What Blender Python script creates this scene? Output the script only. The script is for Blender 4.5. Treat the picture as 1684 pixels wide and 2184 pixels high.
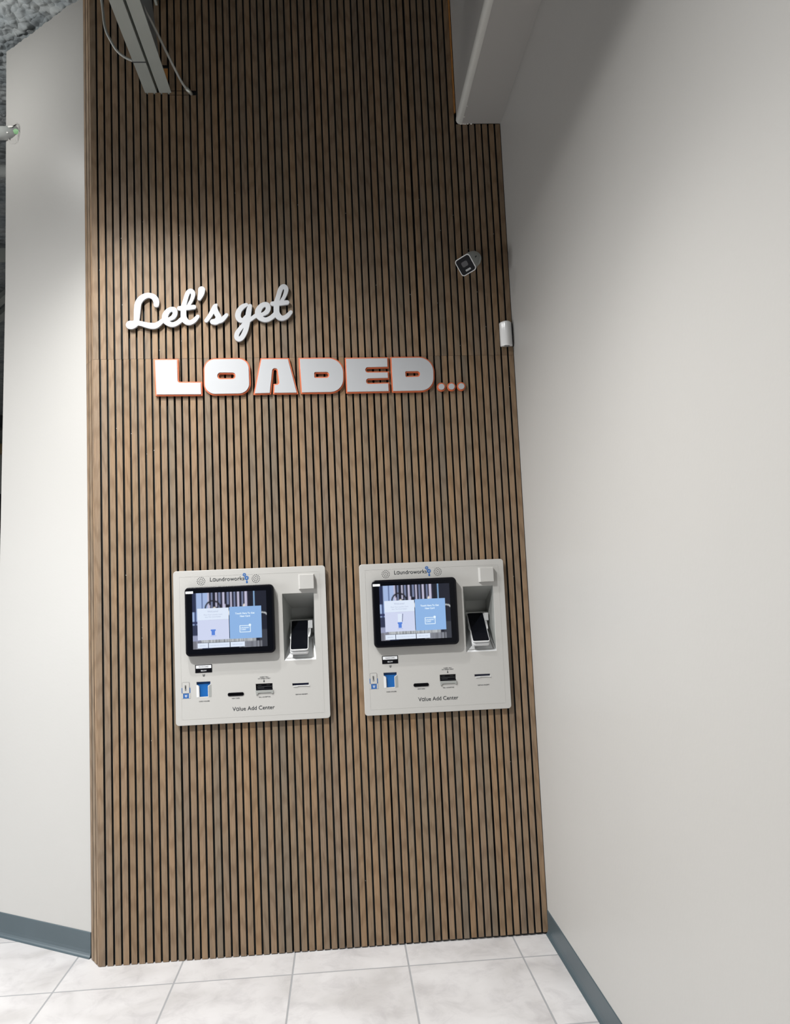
import bpy, bmesh, math, random
import numpy as np
from mathutils import Vector, Matrix, noise

for o in list(bpy.data.objects):
    bpy.data.objects.remove(o, do_unlink=True)
S = bpy.context.scene
C = S.collection
PI = math.pi

# ------------------------------------------------------------------ camera
RES_X, RES_Y = 1684, 2184
F_PX = 1540.6447604
YAW, PITCH, ROLL = -0.06080427861627862, 0.0845330461434624, -0.04362692711752655
R = Matrix.Rotation(YAW, 3, 'Z') @ Matrix.Rotation(PITCH, 3, 'X') @ Matrix(((1, 0, 0), (0, 0, -1), (0, 1, 0))) @ Matrix.Rotation(ROLL, 3, 'Z')
cd = bpy.data.cameras.new('camera')
cam = bpy.data.objects.new('camera', cd)
C.objects.link(cam)
cam.matrix_world = Matrix.Translation((1.0090587, -3.0354468, 1.4150077)) @ R.to_4x4()
cd.sensor_fit = 'HORIZONTAL'
cd.sensor_width = 36.0
cd.lens = F_PX * 36.0 / RES_X
cd.shift_x = 25.6158 / RES_X
cd.shift_y = 42.5128 / RES_X
cd.clip_start = 0.05
S.camera = cam

# ------------------------------------------------------------------ light and exposure
S.view_settings.view_transform = 'Standard'
S.view_settings.look = 'None'
S.view_settings.exposure = 0.0
S.view_settings.gamma = 1.0
S.view_settings.use_curve_mapping = False
wd = bpy.data.worlds.new('world')
S.world = wd
wd.use_nodes = True
wd.node_tree.nodes['Background'].inputs[0].default_value = (0.90, 0.95, 1.0, 1)
wd.node_tree.nodes['Background'].inputs[1].default_value = 0.004

def area_light(name, loc, size, size_y, power, color=(1, 1, 1), aim=(0, 0, -1)):
    d = bpy.data.lights.new(name, 'AREA')
    d.shape = 'RECTANGLE'; d.size = size; d.size_y = size_y
    d.energy = power; d.color = color
    o = bpy.data.objects.new(name, d)
    C.objects.link(o)
    o.location = loc
    o.rotation_euler = Vector(aim).to_track_quat('-Z', 'Y').to_euler()
    return o

def point_light(name, loc, radius, power, color=(1, 1, 1)):
    d = bpy.data.lights.new(name, 'POINT')
    d.shadow_soft_size = radius; d.energy = power; d.color = color
    o = bpy.data.objects.new(name, d)
    C.objects.link(o); o.location = loc
    return o

def downlight(name, loc, half_angle, power, radius=0.05, color=(1, 0.99, 0.97)):
    d = bpy.data.lights.new(name, 'SPOT')
    d.spot_size = math.radians(half_angle * 2); d.spot_blend = 1.0
    d.shadow_soft_size = radius; d.energy = power; d.color = color
    o = bpy.data.objects.new(name, d)
    C.objects.link(o); o.location = loc
    return o

downlight('main_downlight', (-0.50, -2.00, 4.00), 72, 780, 0.03)
downlight('side_downlight', (-1.20, -1.10, 4.00), 72, 215, 0.03)
downlight('wall_wash_downlight', (0.20, -0.72, 3.42), 64, 165, 0.03)
downlight('low_downlight', (1.00, -1.50, 3.10), 50, 70, 0.05)
point_light('ceiling_globe_light', (-0.78, -0.16, 3.72), 0.08, 13, (1.0, 0.985, 0.95))
wl_ = area_light('side_fill_light', (-3.3, -1.5, 1.35), 1.3, 1.4, 38, (0.96, 0.98, 1.0), (1.0, 0.5, -0.32))  # unseen fill lamp, added to brighten the lower left wall
wl_.data.spread = math.radians(105)
area_light('far_panel_light', (-3.2, 4.5, 3.9), 1.2, 0.6, 60, (1.0, 0.98, 0.96))

# ------------------------------------------------------------------ materials
def new_mat(name):
    m = bpy.data.materials.new(name)
    m.use_nodes = True
    nt = m.node_tree
    return m, nt, nt.nodes['Principled BSDF'], nt.nodes, nt.links

def simple(name, col, rough=0.5, metal=0.0, spec=0.5, noise_amt=0.0, noise_scale=20.0, bump=0.0, bump_scale=200.0):
    m, nt, b, N, L = new_mat(name)
    b.inputs['Roughness'].default_value = rough
    b.inputs['Metallic'].default_value = metal
    b.inputs['Specular IOR Level'].default_value = spec
    b.inputs['Base Color'].default_value = (*col, 1)
    tc = N.new('ShaderNodeTexCoord')
    if noise_amt:
        nz = N.new('ShaderNodeTexNoise'); nz.inputs['Scale'].default_value = noise_scale; nz.inputs['Detail'].default_value = 4
        L.new(tc.outputs['Object'], nz.inputs['Vector'])
        mx = N.new('ShaderNodeMixRGB'); mx.blend_type = 'MULTIPLY'; mx.inputs[0].default_value = noise_amt
        mx.inputs[1].default_value = (*col, 1)
        cr = N.new('ShaderNodeValToRGB')
        cr.color_ramp.elements[0].position = 0.3; cr.color_ramp.elements[0].color = (0.55, 0.55, 0.55, 1)
        cr.color_ramp.elements[1].position = 0.7; cr.color_ramp.elements[1].color = (1, 1, 1, 1)
        L.new(nz.outputs['Fac'], cr.inputs[0]); L.new(cr.outputs[0], mx.inputs[2]); L.new(mx.outputs[0], b.inputs['Base Color'])
    if bump:
        n2 = N.new('ShaderNodeTexNoise'); n2.inputs['Scale'].default_value = bump_scale; n2.inputs['Detail'].default_value = 2
        L.new(tc.outputs['Object'], n2.inputs['Vector'])
        bp = N.new('ShaderNodeBump'); bp.inputs['Strength'].default_value = bump; bp.inputs['Distance'].default_value = 0.002
        L.new(n2.outputs['Fac'], bp.inputs['Height']); L.new(bp.outputs[0], b.inputs['Normal'])
    return m

PAINT = simple('greige_wall_paint', (0.40, 0.393, 0.378), rough=0.42, spec=0.3, noise_amt=0.06, noise_scale=1.3, bump=0.10, bump_scale=90)
FELT = simple('dark_felt', (0.032, 0.040, 0.043), rough=0.85, spec=0.2)
DARKSIDE = simple('dark_slat_side', (0.010, 0.008, 0.008), rough=0.8, spec=0.2)
BASEB = simple('blue_grey_vinyl', (0.048, 0.070, 0.082), rough=0.38, spec=0.5, noise_amt=0.15, noise_scale=14)
WHITE_SIGN = simple('white_acrylic', (0.42, 0.432, 0.45), rough=0.35)
ORANGE = simple('orange_acrylic', (0.56, 0.125, 0.045), rough=0.5)
KIOSK = simple('kiosk_white_plate', (0.425, 0.42, 0.405), rough=0.42, spec=0.4)
KIOSK_IN = simple('kiosk_recess_shaded', (0.27, 0.28, 0.27), rough=0.5)  # recess shade is put into this darker grey; bracket and lip share it
BLACK = simple('black_plastic', (0.005, 0.005, 0.007), rough=0.28, spec=0.2)
BLACKG = simple('black_glass', (0.0035, 0.004, 0.006), rough=0.10, spec=0.12)
INK = simple('dark_ink', (0.012, 0.017, 0.022), rough=0.7, spec=0.1)
INK_GREY = simple('grey_ink', (0.07, 0.075, 0.08), rough=0.7, spec=0.1)
BLUE = simple('blue_plastic', (0.004, 0.095, 0.33), rough=0.4)
BLUE_D = simple('dark_blue_plastic', (0.003, 0.05, 0.18), rough=0.4)
BLUE_L = simple('logo_blue', (0.018, 0.10, 0.32), rough=0.5)
WPLAST = simple('white_plastic', (0.62, 0.63, 0.64), rough=0.3)
STICK = simple('white_sticker', (0.75, 0.77, 0.80), rough=0.5)
NAVY = simple('navy_slot', (0.006, 0.01, 0.04), rough=0.35)
STEEL_P = simple('painted_steel', (0.36, 0.385, 0.36), rough=0.5, noise_amt=0.15, noise_scale=9)
CONDUIT = simple('grey_conduit', (0.36, 0.37, 0.35), rough=0.45, metal=0.1)
PLY = simple('plywood_edge', (0.50, 0.22, 0.055), rough=0.7, noise_amt=0.4, noise_scale=40)
CAMW = simple('camera_shell', (0.42, 0.45, 0.44), rough=0.4)
SENSW = simple('sensor_white', (0.80, 0.80, 0.80), rough=0.12, spec=0.6)
PIPE_M = simple('painted_pipe', (0.40, 0.42, 0.41), rough=0.35, noise_amt=0.15, noise_scale=15)
GREEN = simple('green_pipe_patch', (0.20, 0.42, 0.20), rough=0.5)
FLAKE = simple('white_plaster_flake', (0.78, 0.77, 0.74), rough=0.7)
BEAD_M = simple('corner_bead_paint', (0.60, 0.60, 0.57), rough=0.38)
DARKM = simple('dark_metal', (0.05, 0.055, 0.06), rough=0.5)
TAN = simple('tan_board', (0.45, 0.33, 0.17), rough=0.6)

def emit(name, col, s=1.0, rough=0.15):
    m, nt, b, N, L = new_mat(name)
    b.inputs['Base Color'].default_value = (0.01, 0.01, 0.012, 1)
    b.inputs['Roughness'].default_value = rough
    b.inputs['Specular IOR Level'].default_value = 0.3
    b.inputs['Emission Color'].default_value = (*col, 1)
    b.inputs['Emission Strength'].default_value = s
    return m
SCR_WHITE = emit('screen_white', (0.72, 0.80, 0.93))
SCR_LAV = emit('screen_lavender', (0.62, 0.67, 0.86))
SCR_BLUE = emit('screen_blue', (0.265, 0.45, 0.76))
SCR_BLUE2 = emit('screen_icon_blue', (0.09, 0.22, 0.68))
SCR_TXTG = emit('screen_text_grey', (0.40, 0.45, 0.60))
SCR_TXTW = emit('screen_text_white', (0.80, 0.92, 1.0))
SCR_DARK = emit('screen_text_dark', (0.06, 0.08, 0.16))

def screen_mat():
    m, nt, b, N, L = new_mat('screen_picture')
    b.inputs['Base Color'].default_value = (0.01, 0.01, 0.012, 1)
    b.inputs['Roughness'].default_value = 0.15
    b.inputs['Specular IOR Level'].default_value = 0.3
    a = N.new('ShaderNodeAttribute'); a.attribute_name = 'pic'
    L.new(a.outputs['Color'], b.inputs['Emission Color'])
    b.inputs['Emission Strength'].default_value = 0.85
    return m
SCR_PIC = screen_mat()

def wood_mat():
    m, nt, b, N, L = new_mat('walnut_veneer')
    b.inputs['Roughness'].default_value = 0.5
    b.inputs['Specular IOR Level'].default_value = 0.22
    tc = N.new('ShaderNodeTexCoord')
    at = N.new('ShaderNodeAttribute'); at.attribute_name = 'slat'
    # move every slat to its own place in the grain
    cmb = N.new('ShaderNodeCombineXYZ')
    mul = N.new('ShaderNodeMath'); mul.operation = 'MULTIPLY'; mul.inputs[1].default_value = 37.0
    L.new(at.outputs['Fac'], mul.inputs[0]); L.new(mul.outputs[0], cmb.inputs[2]); L.new(mul.outputs[0], cmb.inputs[0])
    add = N.new('ShaderNodeVectorMath'); add.operation = 'ADD'
    L.new(tc.outputs['Object'], add.inputs[0]); L.new(cmb.outputs[0], add.inputs[1])
    def mapped(sx, sz):
        mp = N.new('ShaderNodeMapping'); mp.inputs['Scale'].default_value = (sx, sx, sz)
        L.new(add.outputs[0], mp.inputs['Vector']); return mp
    # fine fibre
    fib = N.new('ShaderNodeTexNoise'); fib.inputs['Scale'].default_value = 1.0; fib.inputs['Detail'].default_value = 5; fib.inputs['Roughness'].default_value = 0.65
    L.new(mapped(420, 9).outputs[0], fib.inputs['Vector'])
    # slow blotches along the slat
    blo = N.new('ShaderNodeTexNoise'); blo.inputs['Scale'].default_value = 1.0; blo.inputs['Detail'].default_value = 3
    L.new(mapped(24, 2.2).outputs[0], blo.inputs['Vector'])
    # cathedral figure
    wav = N.new('ShaderNodeTexWave'); wav.wave_type = 'RINGS'; wav.inputs['Scale'].default_value = 1.0
    wav.inputs['Distortion'].default_value = 6.0; wav.inputs['Detail'].default_value = 2.0; wav.inputs['Detail Scale'].default_value = 0.8
    L.new(mapped(30, 2.4).outputs[0], wav.inputs['Vector'])
    base = N.new('ShaderNodeValToRGB')
    e = base.color_ramp.elements
    e[0].position = 0.0; e[0].color = (0.192, 0.152, 0.108, 1)
    e[1].position = 1.0; e[1].color = (0.250, 0.168, 0.098, 1)
    for p, c in ((0.15, (0.232, 0.166, 0.105, 1)), (0.35, (0.255, 0.176, 0.108, 1)), (0.5, (0.218, 0.164, 0.114, 1)), (0.65, (0.228, 0.156, 0.094, 1)), (0.85, (0.245, 0.178, 0.118, 1))):
        x = e.new(p); x.color = c
    L.new(at.outputs['Fac'], base.inputs[0])
    def ramp(fac, lo, hi, c0, c1):
        r = N.new('ShaderNodeValToRGB'); r.color_ramp.elements[0].position = lo; r.color_ramp.elements[1].position = hi
        r.color_ramp.elements[0].color = (*c0, 1); r.color_ramp.elements[1].color = (*c1, 1)
        L.new(fac, r.inputs[0]); return r
    def mult(a, bb, f):
        x = N.new('ShaderNodeMixRGB'); x.blend_type = 'MULTIPLY'; x.inputs[0].default_value = f
        L.new(a, x.inputs[1]); L.new(bb, x.inputs[2]); return x
    r1 = ramp(fib.outputs['Fac'], 0.32, 0.66, (0.70, 0.67, 0.65), (1.10, 1.10, 1.10))
    r2 = ramp(blo.outputs['Fac'], 0.36, 0.62, (0.84, 0.885, 0.97), (1.12, 1.08, 1.05))
    r3 = ramp(wav.outputs['Fac'], 0.0, 0.45, (0.70, 0.66, 0.62), (1.0, 1.0, 1.0))
    m1 = mult(base.outputs[0], r1.outputs[0], 1.0)
    m2 = mult(m1.outputs[0], r2.outputs[0], 0.9)
    m3 = mult(m2.outputs[0], r3.outputs[0], 0.55)
    L.new(m3.outputs[0], b.inputs['Base Color'])
    bp = N.new('ShaderNodeBump'); bp.inputs['Strength'].default_value = 0.15; bp.inputs['Distance'].default_value = 0.001
    L.new(fib.outputs['Fac'], bp.inputs['Height']); L.new(bp.outputs[0], b.inputs['Normal'])
    return m
WOOD = wood_mat()

def floor_mat():
    m, nt, b, N, L = new_mat('stone_look_tile')
    tc = N.new('ShaderNodeTexCoord')
    T = 0.44045; X0 = -0.11085; Y0 = -0.16517
    sep = N.new('ShaderNodeSeparateXYZ'); L.new(tc.outputs['Object'], sep.inputs[0])
    def math_(op, a, v=None, v2=None):
        n = N.new('ShaderNodeMath'); n.operation = op
        if isinstance(a, (int, float)): n.inputs[0].default_value = a
        else: L.new(a, n.inputs[0])
        if v is not None:
            if isinstance(v, (int, float)): n.inputs[1].default_value = v
            else: L.new(v, n.inputs[1])
        if v2 is not None: n.inputs[2].default_value = v2
        return n.outputs[0]
    def cell(o, off):
        d = math_('DIVIDE', math_('SUBTRACT', o, off), T)
        fl = math_('FLOOR', d); fr = math_('FRACT', d)
        edge = math_('MULTIPLY', math_('MINIMUM', fr, math_('SUBTRACT', 1.0, fr)), T)
        return fl, edge
    fx, ex = cell(sep.outputs['X'], X0); fy, ey = cell(sep.outputs['Y'], Y0)
    ed = math_('MINIMUM', ex, ey)
    g = N.new('ShaderNodeMapRange'); g.inputs['From Min'].default_value = 0.0024; g.inputs['From Max'].default_value = 0.0040
    L.new(ed, g.inputs['Value'])
    idc = N.new('ShaderNodeCombineXYZ'); L.new(fx, idc.inputs[0]); L.new(fy, idc.inputs[1])
    wn = N.new('ShaderNodeTexWhiteNoise'); wn.noise_dimensions = '3D'; L.new(idc.outputs[0], wn.inputs['Vector'])
    sc = N.new('ShaderNodeVectorMath'); sc.operation = 'SCALE'; sc.inputs['Scale'].default_value = 9.0; L.new(wn.outputs['Color'], sc.inputs[0])
    ad = N.new('ShaderNodeVectorMath'); ad.operation = 'ADD'; L.new(tc.outputs['Object'], ad.inputs[0]); L.new(sc.outputs[0], ad.inputs[1])
    n1 = N.new('ShaderNodeTexNoise'); n1.inputs['Scale'].default_value = 4.2; n1.inputs['Detail'].default_value = 5; n1.inputs['Distortion'].default_value = 0.4
    L.new(ad.outputs[0], n1.inputs['Vector'])
    r1 = N.new('ShaderNodeValToRGB'); e = r1.color_ramp.elements
    e[0].position = 0.32; e[0].color = (0.375, 0.363, 0.360, 1); e[1].position = 0.62; e[1].color = (0.475, 0.466, 0.467, 1)
    x = e.new(0.47); x.color = (0.435, 0.425, 0.425, 1)
    L.new(n1.outputs['Fac'], r1.inputs[0])
    n2 = N.new('ShaderNodeTexNoise'); n2.inputs['Scale'].default_value = 11; n2.inputs['Detail'].default_value = 9; n2.inputs['Roughness'].default_value = 0.68; n2.inputs['Distortion'].default_value = 0.6
    L.new(ad.outputs[0], n2.inputs['Vector'])
    r2 = N.new('ShaderNodeValToRGB'); r2.color_ramp.elements[0].position = 0.34; r2.color_ramp.elements[0].color = (0.84, 0.83, 0.84, 1)
    r2.color_ramp.elements[1].position = 0.52; r2.color_ramp.elements[1].color = (1, 1, 1, 1)
    L.new(n2.outputs['Fac'], r2.inputs[0])
    mm = N.new('ShaderNodeMixRGB'); mm.blend_type = 'MULTIPLY'; mm.inputs[0].default_value = 0.8
    L.new(r1.outputs[0], mm.inputs[1]); L.new(r2.outputs[0], mm.inputs[2])
    gm = N.new('ShaderNodeMixRGB'); gm.inputs[1].default_value = (0.255, 0.26, 0.268, 1)
    L.new(g.outputs[0], gm.inputs[0]); L.new(mm.outputs[0], gm.inputs[2])
    L.new(gm.outputs[0], b.inputs['Base Color'])
    b.inputs['Roughness'].default_value = 0.42
    b.inputs['Specular IOR Level'].default_value = 0.35
    bp = N.new('ShaderNodeBump'); bp.inputs['Strength'].default_value = 0.4; bp.inputs['Distance'].default_value = 0.002
    L.new(g.outputs[0], bp.inputs['Height']); L.new(bp.outputs[0], b.inputs['Normal'])
    return m
FLOOR = floor_mat()

def foam_mat():
    m, nt, b, N, L = new_mat('sprayed_fireproofing')
    tc = N.new('ShaderNodeTexCoord')
    nz = N.new('ShaderNodeTexNoise'); nz.inputs['Scale'].default_value = 9; nz.inputs['Detail'].default_value = 5
    L.new(tc.outputs['Object'], nz.inputs['Vector'])
    r = N.new('ShaderNodeValToRGB'); r.color_ramp.elements[0].position = 0.35; r.color_ramp.elements[0].color = (0.24, 0.27, 0.285, 1)
    r.color_ramp.elements[1].position = 0.6; r.color_ramp.elements[1].color = (0.36, 0.385, 0.39, 1)
    L.new(nz.outputs['Fac'], r.inputs[0]); L.new(r.outputs[0], b.inputs['Base Color'])
    b.inputs['Roughness'].default_value = 0.95; b.inputs['Specular IOR Level'].default_value = 0.1
    vo = N.new('ShaderNodeTexVoronoi'); vo.inputs['Scale'].default_value = 26
    L.new(tc.outputs['Object'], vo.inputs['Vector'])
    bp = N.new('ShaderNodeBump'); bp.inputs['Strength'].default_value = 1.0; bp.inputs['Distance'].default_value = 0.02; bp.invert = True
    L.new(vo.outputs['Distance'], bp.inputs['Height']); L.new(bp.outputs[0], b.inputs['Normal'])
    return m
FOAM = foam_mat()

# ------------------------------------------------------------------ geometry helpers
def link(name, me, mats, parent=None, loc=None, smooth=False):
    o = bpy.data.objects.new(name, me)
    C.objects.link(o)
    if not isinstance(mats, (list, tuple)): mats = [mats]
    for m in mats: me.materials.append(m)
    if parent is not None: o.parent = parent
    if loc is not None: o.location = loc
    if smooth:
        for p in me.polygons: p.use_smooth = True
    return o

def obj(name, bm, mats, parent=None, loc=None, smooth=False):
    me = bpy.data.meshes.new(name)
    bm.normal_update()
    bm.to_mesh(me); bm.free()
    return link(name, me, mats, parent, loc, smooth)

def box(bm, x0, x1, y0, y1, z0, z1, mat=0):
    v = [bm.verts.new(p) for p in ((x0, y0, z0), (x1, y0, z0), (x1, y1, z0), (x0, y1, z0), (x0, y0, z1), (x1, y0, z1), (x1, y1, z1), (x0, y1, z1))]
    fs = []
    for f in ((0, 3, 2, 1), (4, 5, 6, 7), (0, 1, 5, 4), (1, 2, 6, 5), (2, 3, 7, 6), (3, 0, 4, 7)):
        q = bm.faces.new([v[i] for i in f]); q.material_index = mat; fs.append(q)
    return v, fs

def bevel(bm, w, seg=2):
    bmesh.ops.bevel(bm, geom=list(bm.edges), offset=w, segments=seg, affect='EDGES', profile=0.5, clamp_overlap=True)

def tube(bm, path, r, n=12, cap=True, rings=False):
    path = [Vector(p) for p in path]
    prev = None; loops = []
    up = Vector((0.13, 0.31, 0.94)).normalized()
    for i, p in enumerate(path):
        t = (path[min(i + 1, len(path) - 1)] - path[max(i - 1, 0)]).normalized()
        a = t.cross(up); a.normalize(); bb = t.cross(a)
        rr = r(i) if callable(r) else r
        loops.append([bm.verts.new(p + (a * math.cos(2 * PI * k / n) + bb * math.sin(2 * PI * k / n)) * rr) for k in range(n)])
    for l0, l1 in zip(loops, loops[1:]):
        for k in range(n):
            bm.faces.new((l0[k], l0[(k + 1) % n], l1[(k + 1) % n], l1[k]))
    if cap:
        bm.faces.new(list(reversed(loops[0]))); bm.faces.new(loops[-1])
    bmesh.ops.recalc_face_normals(bm, faces=bm.faces)

def smooth_path(pts, n=8):
    out = []
    P = [Vector(p) for p in pts]
    P = [P[0] * 2 - P[1]] + P + [P[-1] * 2 - P[-2]]
    for i in range(1, len(P) - 2):
        for k in range(n):
            t = k / n
            out.append(0.5 * ((2 * P[i]) + (-P[i-1] + P[i+1]) * t + (2*P[i-1] - 5*P[i] + 4*P[i+1] - P[i+2]) * t*t + (-P[i-1] + 3*P[i] - 3*P[i+1] + P[i+2]) * t**3))
    out.append(P[-2])
    return out

def prism_mesh(name, loops, front, back, bev=0.0):
    """flat shape in the x-z plane (outer loops and holes), solid from y=front (towards the room, smaller) to y=back"""
    cu = bpy.data.curves.new(name, 'CURVE'); cu.dimensions = '2D'; cu.fill_mode = 'BOTH'
    for lp in loops:
        sp = cu.splines.new('POLY'); sp.points.add(len(lp) - 1); sp.use_cyclic_u = True
        for i, p in enumerate(lp): sp.points[i].co = (p[0], p[1], 0, 1)
    cu.extrude = (back - front) / 2 - bev
    cu.bevel_depth = bev; cu.bevel_resolution = 1
    return curve_mesh(name, cu, (front + back) / 2)

def curve_mesh(name, cu, ymid):
    o = bpy.data.objects.new(name + '_tmp', cu)
    C.objects.link(o)
    dg = bpy.context.evaluated_depsgraph_get(); dg.update()
    me = bpy.data.meshes.new_from_object(o.evaluated_get(dg))
    bpy.data.objects.remove(o, do_unlink=True)
    me.name = name
    # curve plane (x, y) -> (x, z); curve +z looks to -y
    me.transform(Matrix(((1, 0, 0, 0), (0, 0, -1, ymid), (0, 1, 0, 0), (0, 0, 0, 1))))
    me.materials.clear()
    return me

def text_mesh(name, body, size, x, z, y, align='CENTER', sx=1.0, ext=0.0004, shear=0.0, spacing=1.0, bold=0.0, rot=0.0):
    cu = bpy.data.curves.new(name, 'FONT')
    cu.body = body; cu.size = size; cu.align_x = align; cu.extrude = ext
    cu.space_character = spacing; cu.offset = bold; cu.shear = shear; cu.resolution_u = 3
    o = bpy.data.objects.new(name + '_tmp', cu); C.objects.link(o)
    dg = bpy.context.evaluated_depsgraph_get(); dg.update()
    me = bpy.data.meshes.new_from_object(o.evaluated_get(dg))
    bpy.data.objects.remove(o, do_unlink=True)
    me.name = name
    M = Matrix.Translation((x, y, z)) @ Matrix.Rotation(rot, 4, 'Y') @ Matrix(((sx, 0, 0, 0), (0, 0, -1, 0), (0, 1, 0, 0), (0, 0, 0, 1)))
    me.transform(M); me.materials.clear()
    return me

def text_w(body, size):
    cu = bpy.data.curves.new('w', 'FONT'); cu.body = body; cu.size = size
    o = bpy.data.objects.new('w_tmp', cu); C.objects.link(o)
    dg = bpy.context.evaluated_depsgraph_get(); dg.update()
    w = o.evaluated_get(dg).dimensions.x
    bpy.data.objects.remove(o, do_unlink=True)
    return w

def fit_text(name, body, size, x0, x1, z, y, **k):
    w = text_w(body, size)
    return text_mesh(name, body, size, x0, z, y, align='LEFT', sx=(x1 - x0) / w, **k)

def fillet(pts, seg=8):
    out = []; n = len(pts)
    for i, p in enumerate(pts):
        r = p[2] if len(p) > 2 else 0
        c = Vector(p[:2])
        if r <= 0: out.append((c.x, c.y)); continue
        a = Vector(pts[i - 1][:2]) - c; b = Vector(pts[(i + 1) % n][:2]) - c
        la, lb = a.length, b.length
        a.normalize(); b.normalize()
        ang = math.acos(max(-1, min(1, a.dot(b))))
        d = min(r / math.tan(ang / 2), la * 0.499, lb * 0.499)
        rr = d * math.tan(ang / 2)
        ctr = c + (a + b).normalized() * (rr / math.sin(ang / 2))
        s = c + a * d - ctr; e = c + b * d - ctr
        a0 = math.atan2(s.y, s.x); a1 = math.atan2(e.y, e.x)
        da = (a1 - a0 + PI) % (2 * PI) - PI
        m = max(3, int(seg * abs(da) / (PI / 2)) + 2)
        for k in range(m + 1):
            t = a0 + da * k / m
            out.append((ctr.x + rr * math.cos(t), ctr.y + rr * math.sin(t)))
    return out

def offset_poly(lp, d):
    """positive d moves the outline inwards for any winding"""
    n = len(lp)
    area = sum(lp[i][0] * lp[(i + 1) % n][1] - lp[(i + 1) % n][0] * lp[i][1] for i in range(n))
    sgn = 1 if area > 0 else -1
    out = []
    for i in range(n):
        p0 = Vector(lp[i - 1]); p = Vector(lp[i]); p1 = Vector(lp[(i + 1) % n])
        e0 = p - p0; e1 = p1 - p
        if e0.length < 1e-7 or e1.length < 1e-7: continue
        e0.normalize(); e1.normalize()
        n0 = Vector((-e0.y, e0.x)) * sgn; n1 = Vector((-e1.y, e1.x)) * sgn
        b = n0 + n1; b.normalize()
        k = d / max(0.35, b.dot(n0))
        out.append((p.x + b.x * k, p.y + b.y * k))
    return out

def rrect(x0, x1, z0, z1, r, seg=6):
    return fillet([(x0, z0, r), (x1, z0, r), (x1, z1, r), (x0, z1, r)], seg)

def circle(cx, cz, r, n=24):
    return [(cx + r * math.cos(2 * PI * k / n), cz + r * math.sin(2 * PI * k / n)) for k in range(n)]

def empty(name, loc, label, cat, group=None):
    o = bpy.data.objects.new(name, None); C.objects.link(o)
    o.location = loc; o.empty_display_size = 0.05
    tag(o, label, cat, group); return o

def tag(o, label, cat, group=None):
    o['label'] = label; o['category'] = cat
    if group: o['group'] = group
    return o

def struct(o):
    o['kind'] = 'structure'; return o

def strokes_outline(strokes, cell=0.0011):
    """union of round-ended strokes [(x, z, radius), ...] -> closed contours"""
    caps = []
    for st in strokes:
        P = smooth_path([Vector(p) for p in st], 5)
        for a, b in zip(P, P[1:]): caps.append((a, b))
    xs = [p[0] for st in strokes for p in st]; zs = [p[1] for st in strokes for p in st]
    m = 0.05
    gx = np.arange(min(xs) - m, max(xs) + m, cell); gz = np.arange(min(zs) - m, max(zs) + m, cell)
    X, Z = np.meshgrid(gx, gz, indexing='ij')
    D = np.full(X.shape, 1.0)
    for a, b in caps:
        rm = max(a[2], b[2]) + 0.012
        i0 = np.searchsorted(gx, min(a[0], b[0]) - rm); i1 = np.searchsorted(gx, max(a[0], b[0]) + rm)
        j0 = np.searchsorted(gz, min(a[1], b[1]) - rm); j1 = np.searchsorted(gz, max(a[1], b[1]) + rm)
        sx = X[i0:i1, j0:j1]; sz = Z[i0:i1, j0:j1]
        dx, dz = b[0] - a[0], b[1] - a[1]
        l2 = dx * dx + dz * dz + 1e-12
        t = np.clip(((sx - a[0]) * dx + (sz - a[1]) * dz) / l2, 0, 1)
        d = np.hypot(sx - a[0] - t * dx, sz - a[1] - t * dz) - (a[2] + t * (b[2] - a[2]))
        D[i0:i1, j0:j1] = np.minimum(D[i0:i1, j0:j1], d)
    seg = {}
    def ip(i, j, k, l):
        a = D[i, j]; b = D[k, l]; t = a / (a - b)
        return (gx[i] + (gx[k] - gx[i]) * t, gz[j] + (gz[l] - gz[j]) * t)
    neg = D < 0
    I, J = np.where((neg[:-1, :-1].astype(int) + neg[1:, :-1] + neg[:-1, 1:] + neg[1:, 1:]) % 4 != 0)
    T = {1: [(3, 0)], 2: [(0, 1)], 3: [(3, 1)], 4: [(1, 2)], 5: [(3, 2), (1, 0)], 6: [(0, 2)], 7: [(3, 2)], 8: [(2, 3)], 9: [(2, 0)], 10: [(0, 3), (2, 1)], 11: [(2, 1)], 12: [(1, 3)], 13: [(1, 0)], 14: [(0, 3)]}
    for i, j in zip(I.tolist(), J.tolist()):
        c = (1 if neg[i, j] else 0) | (2 if neg[i + 1, j] else 0) | (4 if neg[i + 1, j + 1] else 0) | (8 if neg[i, j + 1] else 0)
        E = {0: ('h', i, j), 1: ('v', i + 1, j), 2: ('h', i, j + 1), 3: ('v', i, j)}
        for a, b in T.get(c, []): seg[E[a]] = E[b]
    def pt(k):
        t, i, j = k
        return ip(i, j, i + 1, j) if t == 'h' else ip(i, j, i, j + 1)
    loops = []
    while seg:
        k0, k = seg.popitem(); lp = [pt(k0)]
        while k != k0 and k in seg:
            lp.append(pt(k)); k = seg.pop(k)
        if len(lp) > 12:
            n = len(lp)
            for _ in range(2):
                lp = [((lp[q-1][0] + 2 * lp[q][0] + lp[(q+1) % n][0]) / 4, (lp[q-1][1] + 2 * lp[q][1] + lp[(q+1) % n][1]) / 4) for q in range(n)]
            loops.append(lp[::2])
    return loops

# ------------------------------------------------------------------ setting
CEIL = 4.15
WALL_X = 1.80
bm = bmesh.new(); box(bm, -7, 2.2, -7, 8, -0.1, 0.0)
struct(obj('floor', bm, FLOOR))

# right wall with baseboard
bm = bmesh.new(); box(bm, WALL_X, WALL_X + 0.12, -7, 0.2, 0, CEIL + 0.1)
struct(obj('wall_right', bm, PAINT))

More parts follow.
